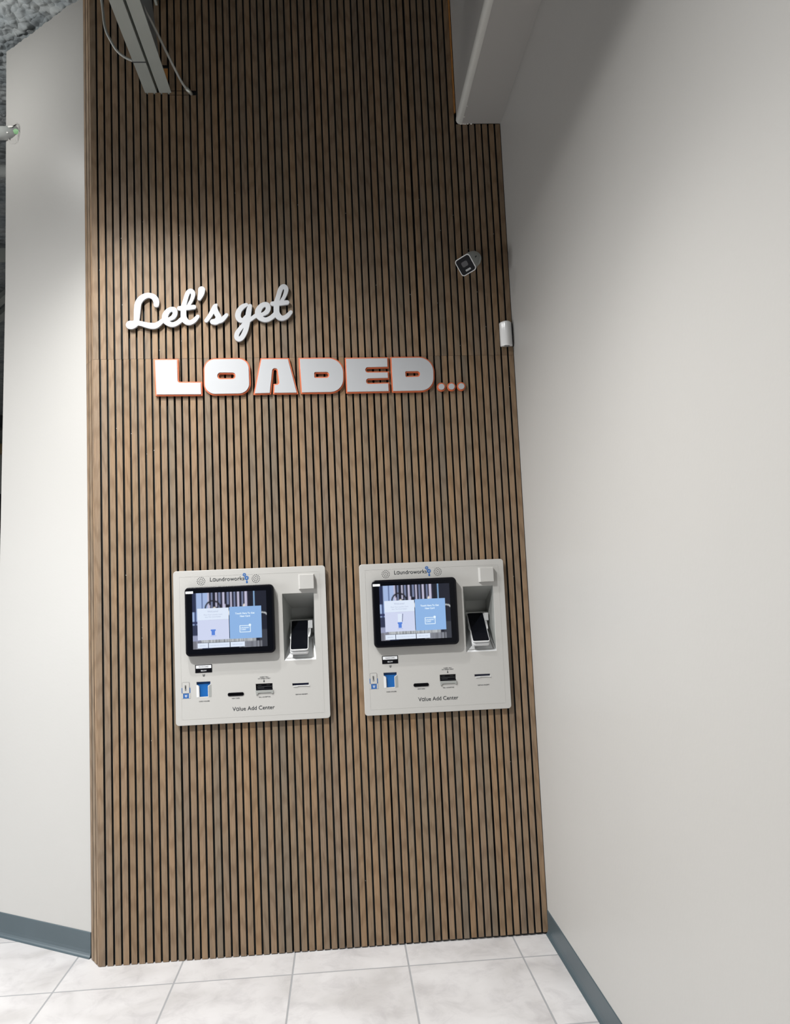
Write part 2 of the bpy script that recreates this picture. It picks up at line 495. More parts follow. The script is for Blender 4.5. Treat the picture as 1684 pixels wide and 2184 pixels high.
def cove(name, p0, p1, nrm, h=0.097):
    """vinyl cove base: profile swept from p0 to p1, nrm points into the room"""
    prof = [(0.0, 0.0), (0.013, 0.0), (0.0125, 0.0022), (0.009, 0.006), (0.006, 0.011), (0.0038, 0.018), (0.003, 0.03), (0.003, h - 0.002), (0.0015, h), (0.0, h)]
    bm = bmesh.new(); nrm = Vector(nrm).normalized()
    a = [bm.verts.new(Vector((p0[0], p0[1], 0)) + nrm * d + Vector((0, 0, z))) for d, z in prof]
    b = [bm.verts.new(Vector((p1[0], p1[1], 0)) + nrm * d + Vector((0, 0, z))) for d, z in prof]
    for k in range(len(prof)):
        bm.faces.new((a[k], a[(k + 1) % len(prof)], b[(k + 1) % len(prof)], b[k]))
    bm.faces.new(a); bm.faces.new(list(reversed(b)))
    bmesh.ops.recalc_face_normals(bm, faces=bm.faces)
    return struct(obj(name, bm, BASEB))
cove('baseboard_right', (WALL_X, -0.0005), (WALL_X, -6.9), (-1, 0, 0))

# left wall, swung back from the cladding corner
LD = Vector((-0.874, 0.486, 0)).normalized(); LN = Vector((-LD.y, LD.x, 0)); LN = LN if LN.y < 0 else -LN
W0 = Vector((-0.0535, 0.0815, 0)); W1 = W0 + LD * 0.512
zt0, zt1 = 4.170, 4.088
bm = bmesh.new()
n_ = 40
fr = []; bk = []
random.seed(5)
for k in range(n_ + 1):
    t = k / n_; p = W0.lerp(W1, t); z = zt0 + (zt1 - zt0) * t + random.uniform(-0.004, 0.004)
    fr.append((p, z))
cols = []
for p, z in fr:
    cols.append([bm.verts.new((p.x, p.y, 0)), bm.verts.new((p.x, p.y, z)), bm.verts.new((p.x - LN.x * 0.13, p.y - LN.y * 0.13, z)), bm.verts.new((p.x - LN.x * 0.13, p.y - LN.y * 0.13, 0))])
for a, b in zip(cols, cols[1:]):
    for k in range(4): bm.faces.new((a[k], b[k], b[(k + 1) % 4], a[(k + 1) % 4]))
bm.faces.new(cols[0])
# the free end leans out a little towards the floor
bk_ = LN * -0.13
lo_ = [(W1 + LD * 0.080, 0.0), (W1 + LD * 0.045, 1.5), (W1 + LD * 0.006, 2.9)]
e0 = [bm.verts.new((p.x, p.y, z)) for p, z in lo_]; e1 = [bm.verts.new((p.x + bk_.x, p.y + bk_.y, z)) for p, z in lo_]
bm.faces.new([cols[-1][0], cols[-1][1], e0[2], e0[1], e0[0]]); bm.faces.new([cols[-1][3], e1[0], e1[1], e1[2], cols[-1][2]])
bm.faces.new([e0[0], e0[1], e1[1], e1[0]]); bm.faces.new([e0[1], e0[2], e1[2], e1[1]]); bm.faces.new([e0[2], cols[-1][1], cols[-1][2], e1[2]]); bm.faces.new([cols[-1][0], e0[0], e1[0], cols[-1][3]])
bmesh.ops.recalc_face_normals(bm, faces=bm.faces)
struct(obj('wall_left', bm, PAINT))
cove('baseboard_left', W0 + LN * 0.0005, W1 + LD * 0.078 + LN * 0.0005, LN, 0.1)

# ceiling deck with sprayed fireproofing, really lumpy where the photo sees it near
def foam_z(x, y):
    p = Vector((x * 17, y * 17, 0.3)); p += noise.noise_vector(p * 0.8) * 0.55
    d = noise.voronoi(p)[0]
    q = Vector((x * 44 + 5, y * 44, 1.7)); q += noise.noise_vector(q) * 0.4
    d2 = noise.voronoi(q)[0]
    return 0.020 * min(1.0, d[0]) * 1.2 + 0.012 * d2[0] + 0.02 * noise.noise(Vector((x * 6, y * 6, 3)))
bm = bmesh.new()
gx0, gx1, gy0, gy1, st = -0.78, -0.02, -0.02, 1.5, 0.0075
nx = int((gx1 - gx0) / st); ny = int((gy1 - gy0) / st)
grid = [[bm.verts.new((gx0 + (gx1 - gx0) * i / nx, gy0 + (gy1 - gy0) * j / ny, CEIL - 0.012 + foam_z(gx0 + (gx1 - gx0) * i / nx, gy0 + (gy1 - gy0) * j / ny))) for j in range(ny + 1)] for i in range(nx + 1)]
for i in range(nx):
    for j in range(ny): bm.faces.new((grid[i][j], grid[i][j + 1], grid[i + 1][j + 1], grid[i + 1][j]))
for x0, x1, y0, y1 in ((-7, gx0, -7, 8), (gx1, 2.2, -7, 8), (gx0, gx1, -7, gy0), (gx0, gx1, gy1, 8)):
    v = [bm.verts.new(p) for p in ((x0, y0, CEIL + 0.012), (x0, y1, CEIL + 0.012), (x1, y1, CEIL + 0.012), (x1, y0, CEIL + 0.012))]
    bm.faces.new(v)
v, _ = box(bm, -7, 2.2, -7, 8, CEIL + 0.12, CEIL + 0.2)
struct(obj('ceiling', bm, FOAM, smooth=True))

# the boxed-in soffit along the right wall, with a rounded corner bead
SX, SZ = 1.603, 3.490
bm = bmesh.new()
rb = 0.014
prof = [(WALL_X + 0.01, SZ)] + [(SX + rb - rb * math.sin(a), SZ + rb - rb * math.cos(a)) for a in [PI / 2 * k / 6 for k in range(7)]] + [(SX, CEIL + 0.05), (WALL_X + 0.01, CEIL + 0.05)]
a = [bm.verts.new((x, -0.001, z)) for x, z in prof]; b = [bm.verts.new((x, -7, z)) for x, z in prof]
for k in range(len(prof)): bm.faces.new((a[k], b[k], b[(k + 1) % len(prof)], a[(k + 1) % len(prof)]))
bm.faces.new(a); bm.faces.new(list(reversed(b)))
bmesh.ops.recalc_face_normals(bm, faces=bm.faces)
sof = struct(obj('trim_1', bm, PAINT, smooth=False))
bm = bmesh.new()
prof = [(SX - 0.0012, SZ + 0.03), (SX - 0.0025, SZ + 0.014), (SX + 0.002, SZ + 0.003), (SX + 0.0105, SZ - 0.0025), (SX + 0.024, SZ - 0.0008)]
a = [bm.verts.new((x, -0.001, z)) for x, z in prof]; b = [bm.verts.new((x, -7, z)) for x, z in prof]
for k in range(len(prof) - 1): bm.faces.new((a[k], b[k], b[k + 1], a[k + 1]))
o = obj('corner_bead', bm, BEAD_M, sof, smooth=True)

# rear wall core behind the cladding, with a cavity behind each kiosk
CAV = [(0.3232 + 0.014, 0.3232 + 0.6065, 0.934, 1.522), (1.0873 + 0.014, 1.0873 + 0.5925, 0.934, 1.522)]
bm = bmesh.new()
pts = [(0.012, 0.026), (WALL_X + 0.05, 0.026), (WALL_X + 0.05, 0.2), (-0.02, 0.2), (-0.045, 0.10)]
def core(pts, z0, z1):
    lo = [bm.verts.new((x, y, z0)) for x, y in pts]; hi = [bm.verts.new((x, y, z1)) for x, y in pts]
    for k in range(len(pts)): bm.faces.new((lo[k], lo[(k + 1) % len(pts)], hi[(k + 1) % len(pts)], hi[k]))
    bm.faces.new(hi); bm.faces.new(list(reversed(lo)))
core(pts, 0, 0.934); core(pts, 1.522, CEIL + 0.03)
core([(0.012, 0.026), (CAV[0][0], 0.026), (CAV[0][0], 0.2), (-0.02, 0.2), (-0.045, 0.10)], 0.934, 1.522)
box(bm, CAV[0][1], CAV[1][0], 0.026, 0.2, 0.934, 1.522)
box(bm, CAV[1][1], WALL_X + 0.05, 0.026, 0.2, 0.934, 1.522)
box(bm, CAV[0][0], CAV[0][1], 0.15, 0.2, 0.934, 1.522)
box(bm, CAV[1][0], CAV[1][1], 0.15, 0.2, 0.934, 1.522)
bmesh.ops.recalc_face_normals(bm, faces=bm.faces)
wall_back = struct(obj('wall_back', bm, DARKSIDE))

# slat cladding -------------------------------------------------------------
PITCH_ = 0.03003975
def gap_x(k):
    t = (k - 30) / 30
    return k * PITCH_ - 0.010943 * (t * t - 1) + 0.0024327 * t * (t * t - 1)
def seam_z(x): return 2.4490 - 0.0134 * x
def foot_z(x): return 0.0015 + 0.0085 * max(0.0, (x - 0.35) / 1.45)
SL_T = 0.0125

rnd = random.Random(11)
def slat(bm, lay, x0, x1, z0, z1, rv, y0=0.0, z0b=None, z1b=None, chip=True):
    """one slat; the front is split so its edges can have a tiny rounding"""
    z0b = z0 if z0b is None else z0b; z1b = z1 if z1b is None else z1b
    c = 0.0009
    fr = [(x0, y0 + c), (x0 + c, y0), (x1 - c, y0), (x1, y0 + c), (x1, y0 + SL_T), (x0, y0 + SL_T)]
    zz = lambda x, a, b: a + (b - a) * (x - x0) / (x1 - x0)
    lo = [bm.verts.new((x, y, zz(x, z0, z0b))) for x, y in fr]
    hi = [bm.verts.new((x, y, zz(x, z1, z1b))) for x, y in fr]
    n = len(fr)
    for v in lo + hi: v[lay] = rv
    for k in range(n):
        f = bm.faces.new((lo[k], lo[(k + 1) % n], hi[(k + 1) % n], hi[k]))
        f.material_index = 0 if k in (0, 1, 2) else 1
    f = bm.faces.new(list(reversed(lo))); f.material_index = 1
    f = bm.faces.new(hi); f.material_index = 1

def screw(bm, x, z):
    v, fs = box(bm, x - 0.0011, x + 0.0011, 0.0105, 0.0125, z - 0.0011, z + 0.0011, 3)

HOLE_X0, HOLE_X1, HOLE_Z0, HOLE_Z1 = 0.236, 0.338, 3.640, 3.768
def panel(k0, k1, tier):
    bm = bmesh.new(); lay = bm.verts.layers.float.new('slat')
    dx = 0.0 if tier == 'low' else rnd.uniform(-0.0016, 0.0012)
    xa = gap_x(k0) + (0.0036 if k0 else 0.0022); xb = gap_x(k1) - 0.001
    xb = min(xb, WALL_X - 0.0015)
    for k in range(k0, k1):
        p = gap_x(k + 1) - gap_x(k)
        x0 = gap_x(k) + 0.128 * p + dx; x1 = gap_x(k + 1) - 0.122 * p + dx
        if k == 0: x0 = 0.0025
        if k == 59: x1 = WALL_X - 0.0025
        if (k0 > 0 and k == k0): x0 += 0.0006
        rv = rnd.random()
        if tier == 'low':
            fz = foot_z(x0) + rnd.uniform(-0.0008, 0.0008)
            cv = [c for c in CAV if c[0] < x1 and c[1] > x0]
            if cv:
                slat(bm, lay, x0, x1, fz, cv[0][2], rv)
                slat(bm, lay, x0, x1, cv[0][3], seam_z(x0) - 0.0004, rv, z1b=seam_z(x1) - 0.0004)
            else:
                slat(bm, lay, x0, x1, fz, seam_z(x0) - 0.0004, rv, z1b=seam_z(x1) - 0.0004)
        else:
            top = CEIL - 0.02 if x0 < SX - 0.012 else SZ - 0.002
            xc = (x0 + x1) / 2
            if HOLE_X0 < xc < HOLE_X1:
                slat(bm, lay, x0, x1, seam_z(x0) + 0.0003, HOLE_Z0, rv)
                slat(bm, lay, x0, x1, HOLE_Z1, top, rv)
            elif HOLE_X1 <= xc < 0.452:
                slat(bm, lay, x0, x1, seam_z(x0) + 0.0003, 3.6275, rv)
                if xc < 0.425: slat(bm, lay, x0, x1, 3.6295, 3.6465, rv)
                slat(bm, lay, x0, x1, 3.649, top, rv)
            else:
                if x0 < SX - 0.012 < x1: x1 = min(x1, SX - 0.010)
                if x1 - x0 > 0.004:
                    slat(bm, lay, x0, x1, seam_z(x0) + 0.0003, top, rv, z0b=seam_z(x1) + 0.0003)
        if rnd.random() < (0.55 if tier == 'low' else 0.3):
            for _ in range(rnd.choice((1, 1, 2))):
                if tier == 'low' and any(c[0] < gap_x(k) < c[1] for c in CAV): continue
                screw(bm, gap_x(k) + rnd.uniform(-0.001, 0.001) + 0.0005, rnd.uniform(0.15, 2.4) if tier == 'low' else rnd.uniform(2.46, 3.2))
    if tier == 'low':
        ya, yb2, xl, xr = SL_T, SL_T + 0.009, max(xa - 0.001, 0.004), xb
        cuts = sorted({xl, xr} | {min(max(q, xl), xr) for c in CAV for q in c[:2]})
        for c0, c1 in zip(cuts, cuts[1:]):
            if c1 - c0 < 1e-5: continue
            if any(c[0] <= (c0 + c1) / 2 <= c[1] for c in CAV):
                box(bm, c0, c1, ya, yb2, 0.004, 0.934, 2); box(bm, c0, c1, ya, yb2, 1.522, seam_z(xa) - 0.002, 2)
            else: box(bm, c0, c1, ya, yb2, 0.004, seam_z(xa) - 0.002, 2)
    else:
        if xb < SX + 0.02: box(bm, max(xa - 0.001, 0.004), min(xb, SX - 0.011), SL_T, SL_T + 0.009, seam_z(xa), CEIL - 0.02, 2)
        elif xa < SX:
            box(bm, xa - 0.001, SX - 0.011, SL_T, SL_T + 0.009, seam_z(xa), CEIL - 0.02, 2)
            box(bm, SX - 0.011, xb, SL_T, SL_T + 0.009, seam_z(xa), SZ - 0.002, 2)
        else: box(bm, xa - 0.001, xb, SL_T, SL_T + 0.009, seam_z(xa), SZ - 0.002, 2)
    return obj('slat_panel', bm, [WOOD, DARKSIDE, FELT, STICK], wall_back)
edges = [0, 4] + [4 + 7 * i for i in range(1, 9)]
for tier in ('low', 'up'):
    for a, b in zip(edges, edges[1:]): panel(a, b, tier)

# narrow cladding return on the left edge
RD = Vector((-0.0545, 0.0720, 0)); RL = RD.length; RD.normalize()
for z0, z1 in ((0.002, 2.449), (2.4495, CEIL - 0.005)):
    bm = bmesh.new(); lay = bm.verts.layers.float.new('slat')
    u = 0.0007
    for w in (0.0165, 0.0285, 0.0235):
        slat(bm, lay, u, u + w, z0, z1, rnd.random()); u += w + 0.0068
    box(bm, 0.004, RL - 0.001, SL_T, SL_T + 0.004, z0, z1, 2)
    me = bpy.data.meshes.new('slat_return'); 
    # mirror u so it runs from the corner away to the back left
    M = Matrix(((RD.x, -RD.y * -1, 0, 0.0015), (RD.y, RD.x * -1, 0, 0.0008), (0, 0, 1, 0), (0, 0, 0, 1)))
    bmesh.ops.transform(bm, matrix=M, verts=bm.verts)
    bmesh.ops.recalc_face_normals(bm, faces=bm.faces)
    obj('slat_return', bm, [WOOD, DARKSIDE, FELT], wall_back)

bm = bmesh.new(); box(bm, HOLE_X0 + 0.002, 0.334, 0.0095, 0.0115, HOLE_Z0 + 0.03, HOLE_Z1 - 0.008)
obj('plywood_backing', bm, PLY, wall_back)
bm = bmesh.new(); box(bm, SX - 0.0095, SX - 0.0025, -0.001, 0.012, SZ + 0.055, CEIL - 0.02)
obj('plywood_edge', bm, PLY, wall_back)
# little white plaster crumbs left on the soffit edge
bm = bmesh.new()
for x, z in ((1.632, 3.4885), (1.641, 3.4880), (1.652, 3.4885), (1.668, 3.4882), (1.622, 3.4880)):
    box(bm, x - 0.004, x + 0.004, -0.004, 0.0, z - 0.0016, z + 0.0016)
box(bm, 1.622, 1.632, -0.05, -0.046, SZ - 0.0012, SZ + 0.001)
box(bm, 1.628, 1.632, -0.12, -0.117, SZ - 0.0012, SZ + 0.001)
obj('plaster_chips', bm, FLAKE, sof)

# ------------------------------------------------------------------ far part of the room, seen past the left wall
bm = bmesh.new(); box(bm, -7, 2.2, 7.9, 8.0, 0, CEIL + 0.1)
fw = struct(obj('wall_far', bm, simple('grey_far_wall', (0.42, 0.44, 0.42), rough=0.6)))
bm = bmesh.new(); box(bm, -7, 2.2, 7.3, 7.38, 3.98, CEIL + 0.02)
for z in (3.98,): box(bm, -7, 2.2, 7.26, 7.42, z - 0.01, z)
tag(obj('steel_beam', bm, DARKM), 'dark steel beam crossing the far ceiling beyond the left wall edge', 'beam')
bm = bmesh.new(); tube(bm, [(-3.5, 1.15, 4.02), (-0.62, 1.20, 4.02), (0.3, 1.22, 4.02)], 0.038, 16)
tag(obj('ceiling_pipe', bm, PIPE_M, smooth=True), 'pale horizontal pipe under the ceiling, partly hidden behind the left wall', 'pipe')
bm = bmesh.new(); box(bm, -4.0, 0.2, 2.30, 2.36, 4.02, 4.10)
tag(obj('ceiling_strut', bm, STEEL_P), 'pale steel strut fixed under the rough ceiling behind the left wall', 'strut')
bm = bmesh.new()
for s in (0, 0.09):
    v, _ = box(bm, -0.03, 0.03, -1.6, 1.6, 0, 0.05)
    for q in v: q.co = Matrix.Rotation(0.75, 3, 'Z') @ q.co + Vector((-1.65 + s * 0.9, 2.95 + s, 4.02))
tag(obj('ceiling_channel', bm, STEEL_P), 'pale twin channel running diagonally under the dark ceiling beyond the left wall', 'channel')
bm = bmesh.new(); box(bm, -7, -1.5, 7.78, 7.9, 4.72 - 1.0, 4.86 - 1.0)
tag(obj('wall_board', bm, TAN), 'tan board high on the far wall beyond the left wall edge', 'board')
bm = bmesh.new(); box(bm, -4.6, -3.55, 7.7, 7.9, 2.6, 3.1); bevel(bm, 0.01)
tag(obj('wall_display', bm, BLACK), 'black screen mounted on the far wall at the left picture edge', 'screen')

# ------------------------------------------------------------------ steel joist coming out of the cladding
J = empty('steel_joist', (0.293, 0.0, 3.639), 'painted steel joist with twin flat flanges entering the dark slat wall', 'joist')
def jpart(name, bm, mat): return obj(name, bm, mat, J)
for s in (-1, 1):
    bm = bmesh.new()
    xi, xo = (0.0055, 0.0565)
    a = (xi, xo) if s > 0 else (-xo, -xi)
    box(bm, a[0], a[1], -3.6, 0.010, 0.0, 0.0045)
    v = (xi, xi + 0.0045) if s > 0 else (-xi - 0.0045, -xi)
    box(bm, v[0], v[1], -3.6, 0.010, 0.0045, 0.05)
    jpart('bottom_chord', bm, STEEL_P)
bm = bmesh.new(); box(bm, -0.05, 0.05, -3.6, 0.0, 0.455, 0.46); box(bm, -0.005, 0.005, -3.6, 0.0, 0.41, 0.455); jpart('top_chord', bm, STEEL_P)
def web(y0, z0, y1, z1, w=0.030, x=0.034):
    bm = bmesh.new()
    d = Vector((0, y1 - y0, z1 - z0)).normalized(); n = Vector((0, -d.z, d.y))
    P0 = Vector((x, y0, z0)); P1 = Vector((x, y1, z1))
    for xx, t in ((0.0, 0.005),):
        q = [P0 - n * w / 2, P0 + n * w / 2, P1 + n * w / 2, P1 - n * w / 2]
        lo = [bm.verts.new(p) for p in q]; hi = [bm.verts.new(p + Vector((t, 0, 0))) for p in q]
        for k in range(4): bm.faces.new((lo[k], lo[(k + 1) % 4], hi[(k + 1) % 4], hi[k]))
        bm.faces.new(lo); bm.faces.new(list(reversed(hi)))
    # second leg, making it an angle
    q = [P0 - n * w / 2, P1 - n * w / 2, P1 - n * w / 2 - Vector((w, 0, 0)), P0 - n * w / 2 - Vector((w, 0, 0))]
    lo = [bm.verts.new(p) for p in q]; hi = [bm.verts.new(p + n * 0.004) for p in q]
    for k in range(4): bm.faces.new((lo[k], lo[(k + 1) % 4], hi[(k + 1) % 4], hi[k]))
    bm.faces.new(lo); bm.faces.new(list(reversed(hi)))
    bmesh.ops.recalc_face_normals(bm, faces=bm.faces)
    jpart('web_member', bm, STEEL_P)
bm = bmesh.new()
q_ = [(-0.142, 0.0), (-0.440, 0.0), (-0.755, 0.450), (-0.457, 0.450)]
lo = [bm.verts.new((0.046, y, z + 0.005)) for y, z in q_]; hi = [bm.verts.new((0.041, y, z + 0.005)) for y, z in q_]
for k in range(4): bm.faces.new((lo[k], lo[(k + 1) % 4], hi[(k + 1) % 4], hi[k]))
bm.faces.new(lo); bm.faces.new(list(reversed(hi))); bmesh.ops.recalc_face_normals(bm, faces=bm.faces)
jpart('gusset_plate', bm, simple('grey_steel', (0.20, 0.22, 0.23), rough=0.5))
web(-1.05, 0.005, -1.50, 0.455)
web(-1.98, 0.005, -1.54, 0.455)
bm = bmesh.new(); box(bm, -0.0585, -0.004, -0.186, -0.181, -0.0012, 0.0); box(bm, -0.0585, -0.0572, -0.186, -0.181, 0, 0.006); jpart('wire_tie', bm, DARKM)

def corrugated(path, r):
    P = smooth_path(path, 40)
    # resample evenly so the armour rings show
    L_ = [0]
    for a, b in zip(P, P[1:]): L_.append(L_[-1] + (b - a).length)
    n = int(L_[-1] / 0.0022); out = []; j = 0
    for k in range(n + 1):
        s = L_[-1] * k / n
        while j < len(L_) - 2 and L_[j + 1] < s: j += 1
        t = (s - L_[j]) / max(1e-9, L_[j + 1] - L_[j]); out.append(P[j].lerp(P[j + 1], min(1, t)))
    bm = bmesh.new(); tube(bm, out, lambda i: r * (1.0 + 0.07 * math.cos(i * PI / 1.5)), 10)
    return bm
bm = corrugated([(0.09, -0.5, 4.12), (0.100, -0.30, 4.06), (0.109, -0.18, 3.93), (0.123, -0.18, 3.801), (0.145, -0.18, 3.739), (0.178, -0.18, 3.684), (0.229, -0.18, 3.650), (0.285, -0.18, 3.6475)], 0.0052)
tag(obj('flexible_conduit', bm, CONDUIT, smooth=True), 'grey flexible conduit hanging in a loop left of the steel joist', 'conduit', 'flexible conduits at the joist')
bm = corrugated([(0.318, -0.75, 3.72), (0.329, -0.5, 3.700), (0.333, -0.40, 3.706), (0.355, -0.3, 3.692), (0.373, -0.18, 3.684), (0.405, -0.07, 3.647), (0.422, -0.03, 3.636), (0.437, 0.004, 3.634)], 0.0052)
co = obj('flexible_conduit', bm, CONDUIT, smooth=True)
tag(co, 'grey flexible conduit slanting right of the joist into a slat wall slot', 'conduit', 'flexible conduits at the joist')
bm = bmesh.new(); tube(bm, [(0.4215, -0.031, 3.6362), (0.433, -0.008, 3.6345), (0.437, 0.003, 3.634)], 0.0078, 12)
obj('conduit_connector', bm, simple('zinc', (0.5, 0.52, 0.48), rough=0.35, metal=0.6), co, smooth=True)
print('A')

# ------------------------------------------------------------------ pipe through the left wall
PP = empty('wall_pipe', (-0.60, 0.315, 3.670), 'grey painted pipe with a green patch piercing the left wall near the ceiling', 'pipe')
bm = bmesh.new(); tube(bm, [(-2.6, -0.005, 0.010), (0.0, 0.0, 0.0), (0.215, 0.006, 0.0)], 0.0305, 28)
obj('pipe_body', bm, PIPE_M, PP, smooth=True)
def on_pipe(u, a, r=0.0312): return Vector((u, r * math.cos(a) , r * math.sin(a)))
def patch(bm, cu_, ca, ru, ra, seed, n=18):
    rr = random.Random(seed)
    c = bm.verts.new(on_pipe(cu_, ca, 0.0320)); ring = []
    for k in range(n):
        t = 2 * PI * k / n; q = rr.uniform(0.8, 1.12)
        ring.append(bm.verts.new(on_pipe(cu_ + ru * q * math.cos(t), ca + ra * q * math.sin(t), 0.0314)))
    for k in range(n): bm.faces.new((c, ring[k], ring[(k + 1) % n]))
bm = bmesh.new(); patch(bm, 0.163, PI + 0.45, 0.0135, 0.42, 3)
bmesh.ops.recalc_face_normals(bm, faces=bm.faces); obj('green_patch', bm, GREEN, PP, smooth=True)
bm = bmesh.new(); patch(bm, 0.137, PI - 0.42, 0.013, 0.26, 8)
bmesh.ops.recalc_face_normals(bm, faces=bm.faces); obj('paint_flake', bm, FLAKE, PP, smooth=True)
bm = bmesh.new(); patch(bm, 0.122, PI + 0.55, 0.005, 0.10, 9, 8)
bmesh.ops.recalc_face_normals(bm, faces=bm.faces); obj('paint_flake', bm, FLAKE, PP, smooth=True)
# crumbly plaster collar round the hole
bm = bmesh.new(); rr = random.Random(4)
hc = Vector((-0.428, 0.0, 3.664)); 
def on_wall(s, z, off=0.0): p = W0 + LD * s; return Vector((p.x + LN.x * off, p.y + LN.y * off, z))
s_c = (Vector((-0.430, 0.29, 0)) - W0).dot(LD)
ring0 = []; ring1 = []
n = 44
for k in range(n):
    t = 2 * PI * k / n
    a = 0.060 if math.cos(t) > 0 else 0.036
    a = 0.052 * (1.0 if math.cos(t) > 0 else 0.45); b = 0.034 if math.sin(t) > 0 else 0.050
    q = rr.uniform(0.97, 1.05); q2 = rr.uniform(1.12, 1.28)
    ring0.append(bm.verts.new(on_wall(s_c + 0.012 - 0.0 + a * q * math.cos(t), 3.664 + b * 0.9 * q * math.sin(t), 0.006)))
    ring1.append(bm.verts.new(on_wall(s_c + 0.012 + a * q2 * math.cos(t), 3.664 + b * q2 * math.sin(t), 0.0005)))
for k in range(n): bm.faces.new((ring0[k], ring0[(k + 1) % n], ring1[(k + 1) % n], ring1[k]))
bmesh.ops.recalc_face_normals(bm, faces=bm.faces)
wl = bpy.data.objects['wall_left']
obj('plaster_collar', bm, PAINT, wl)

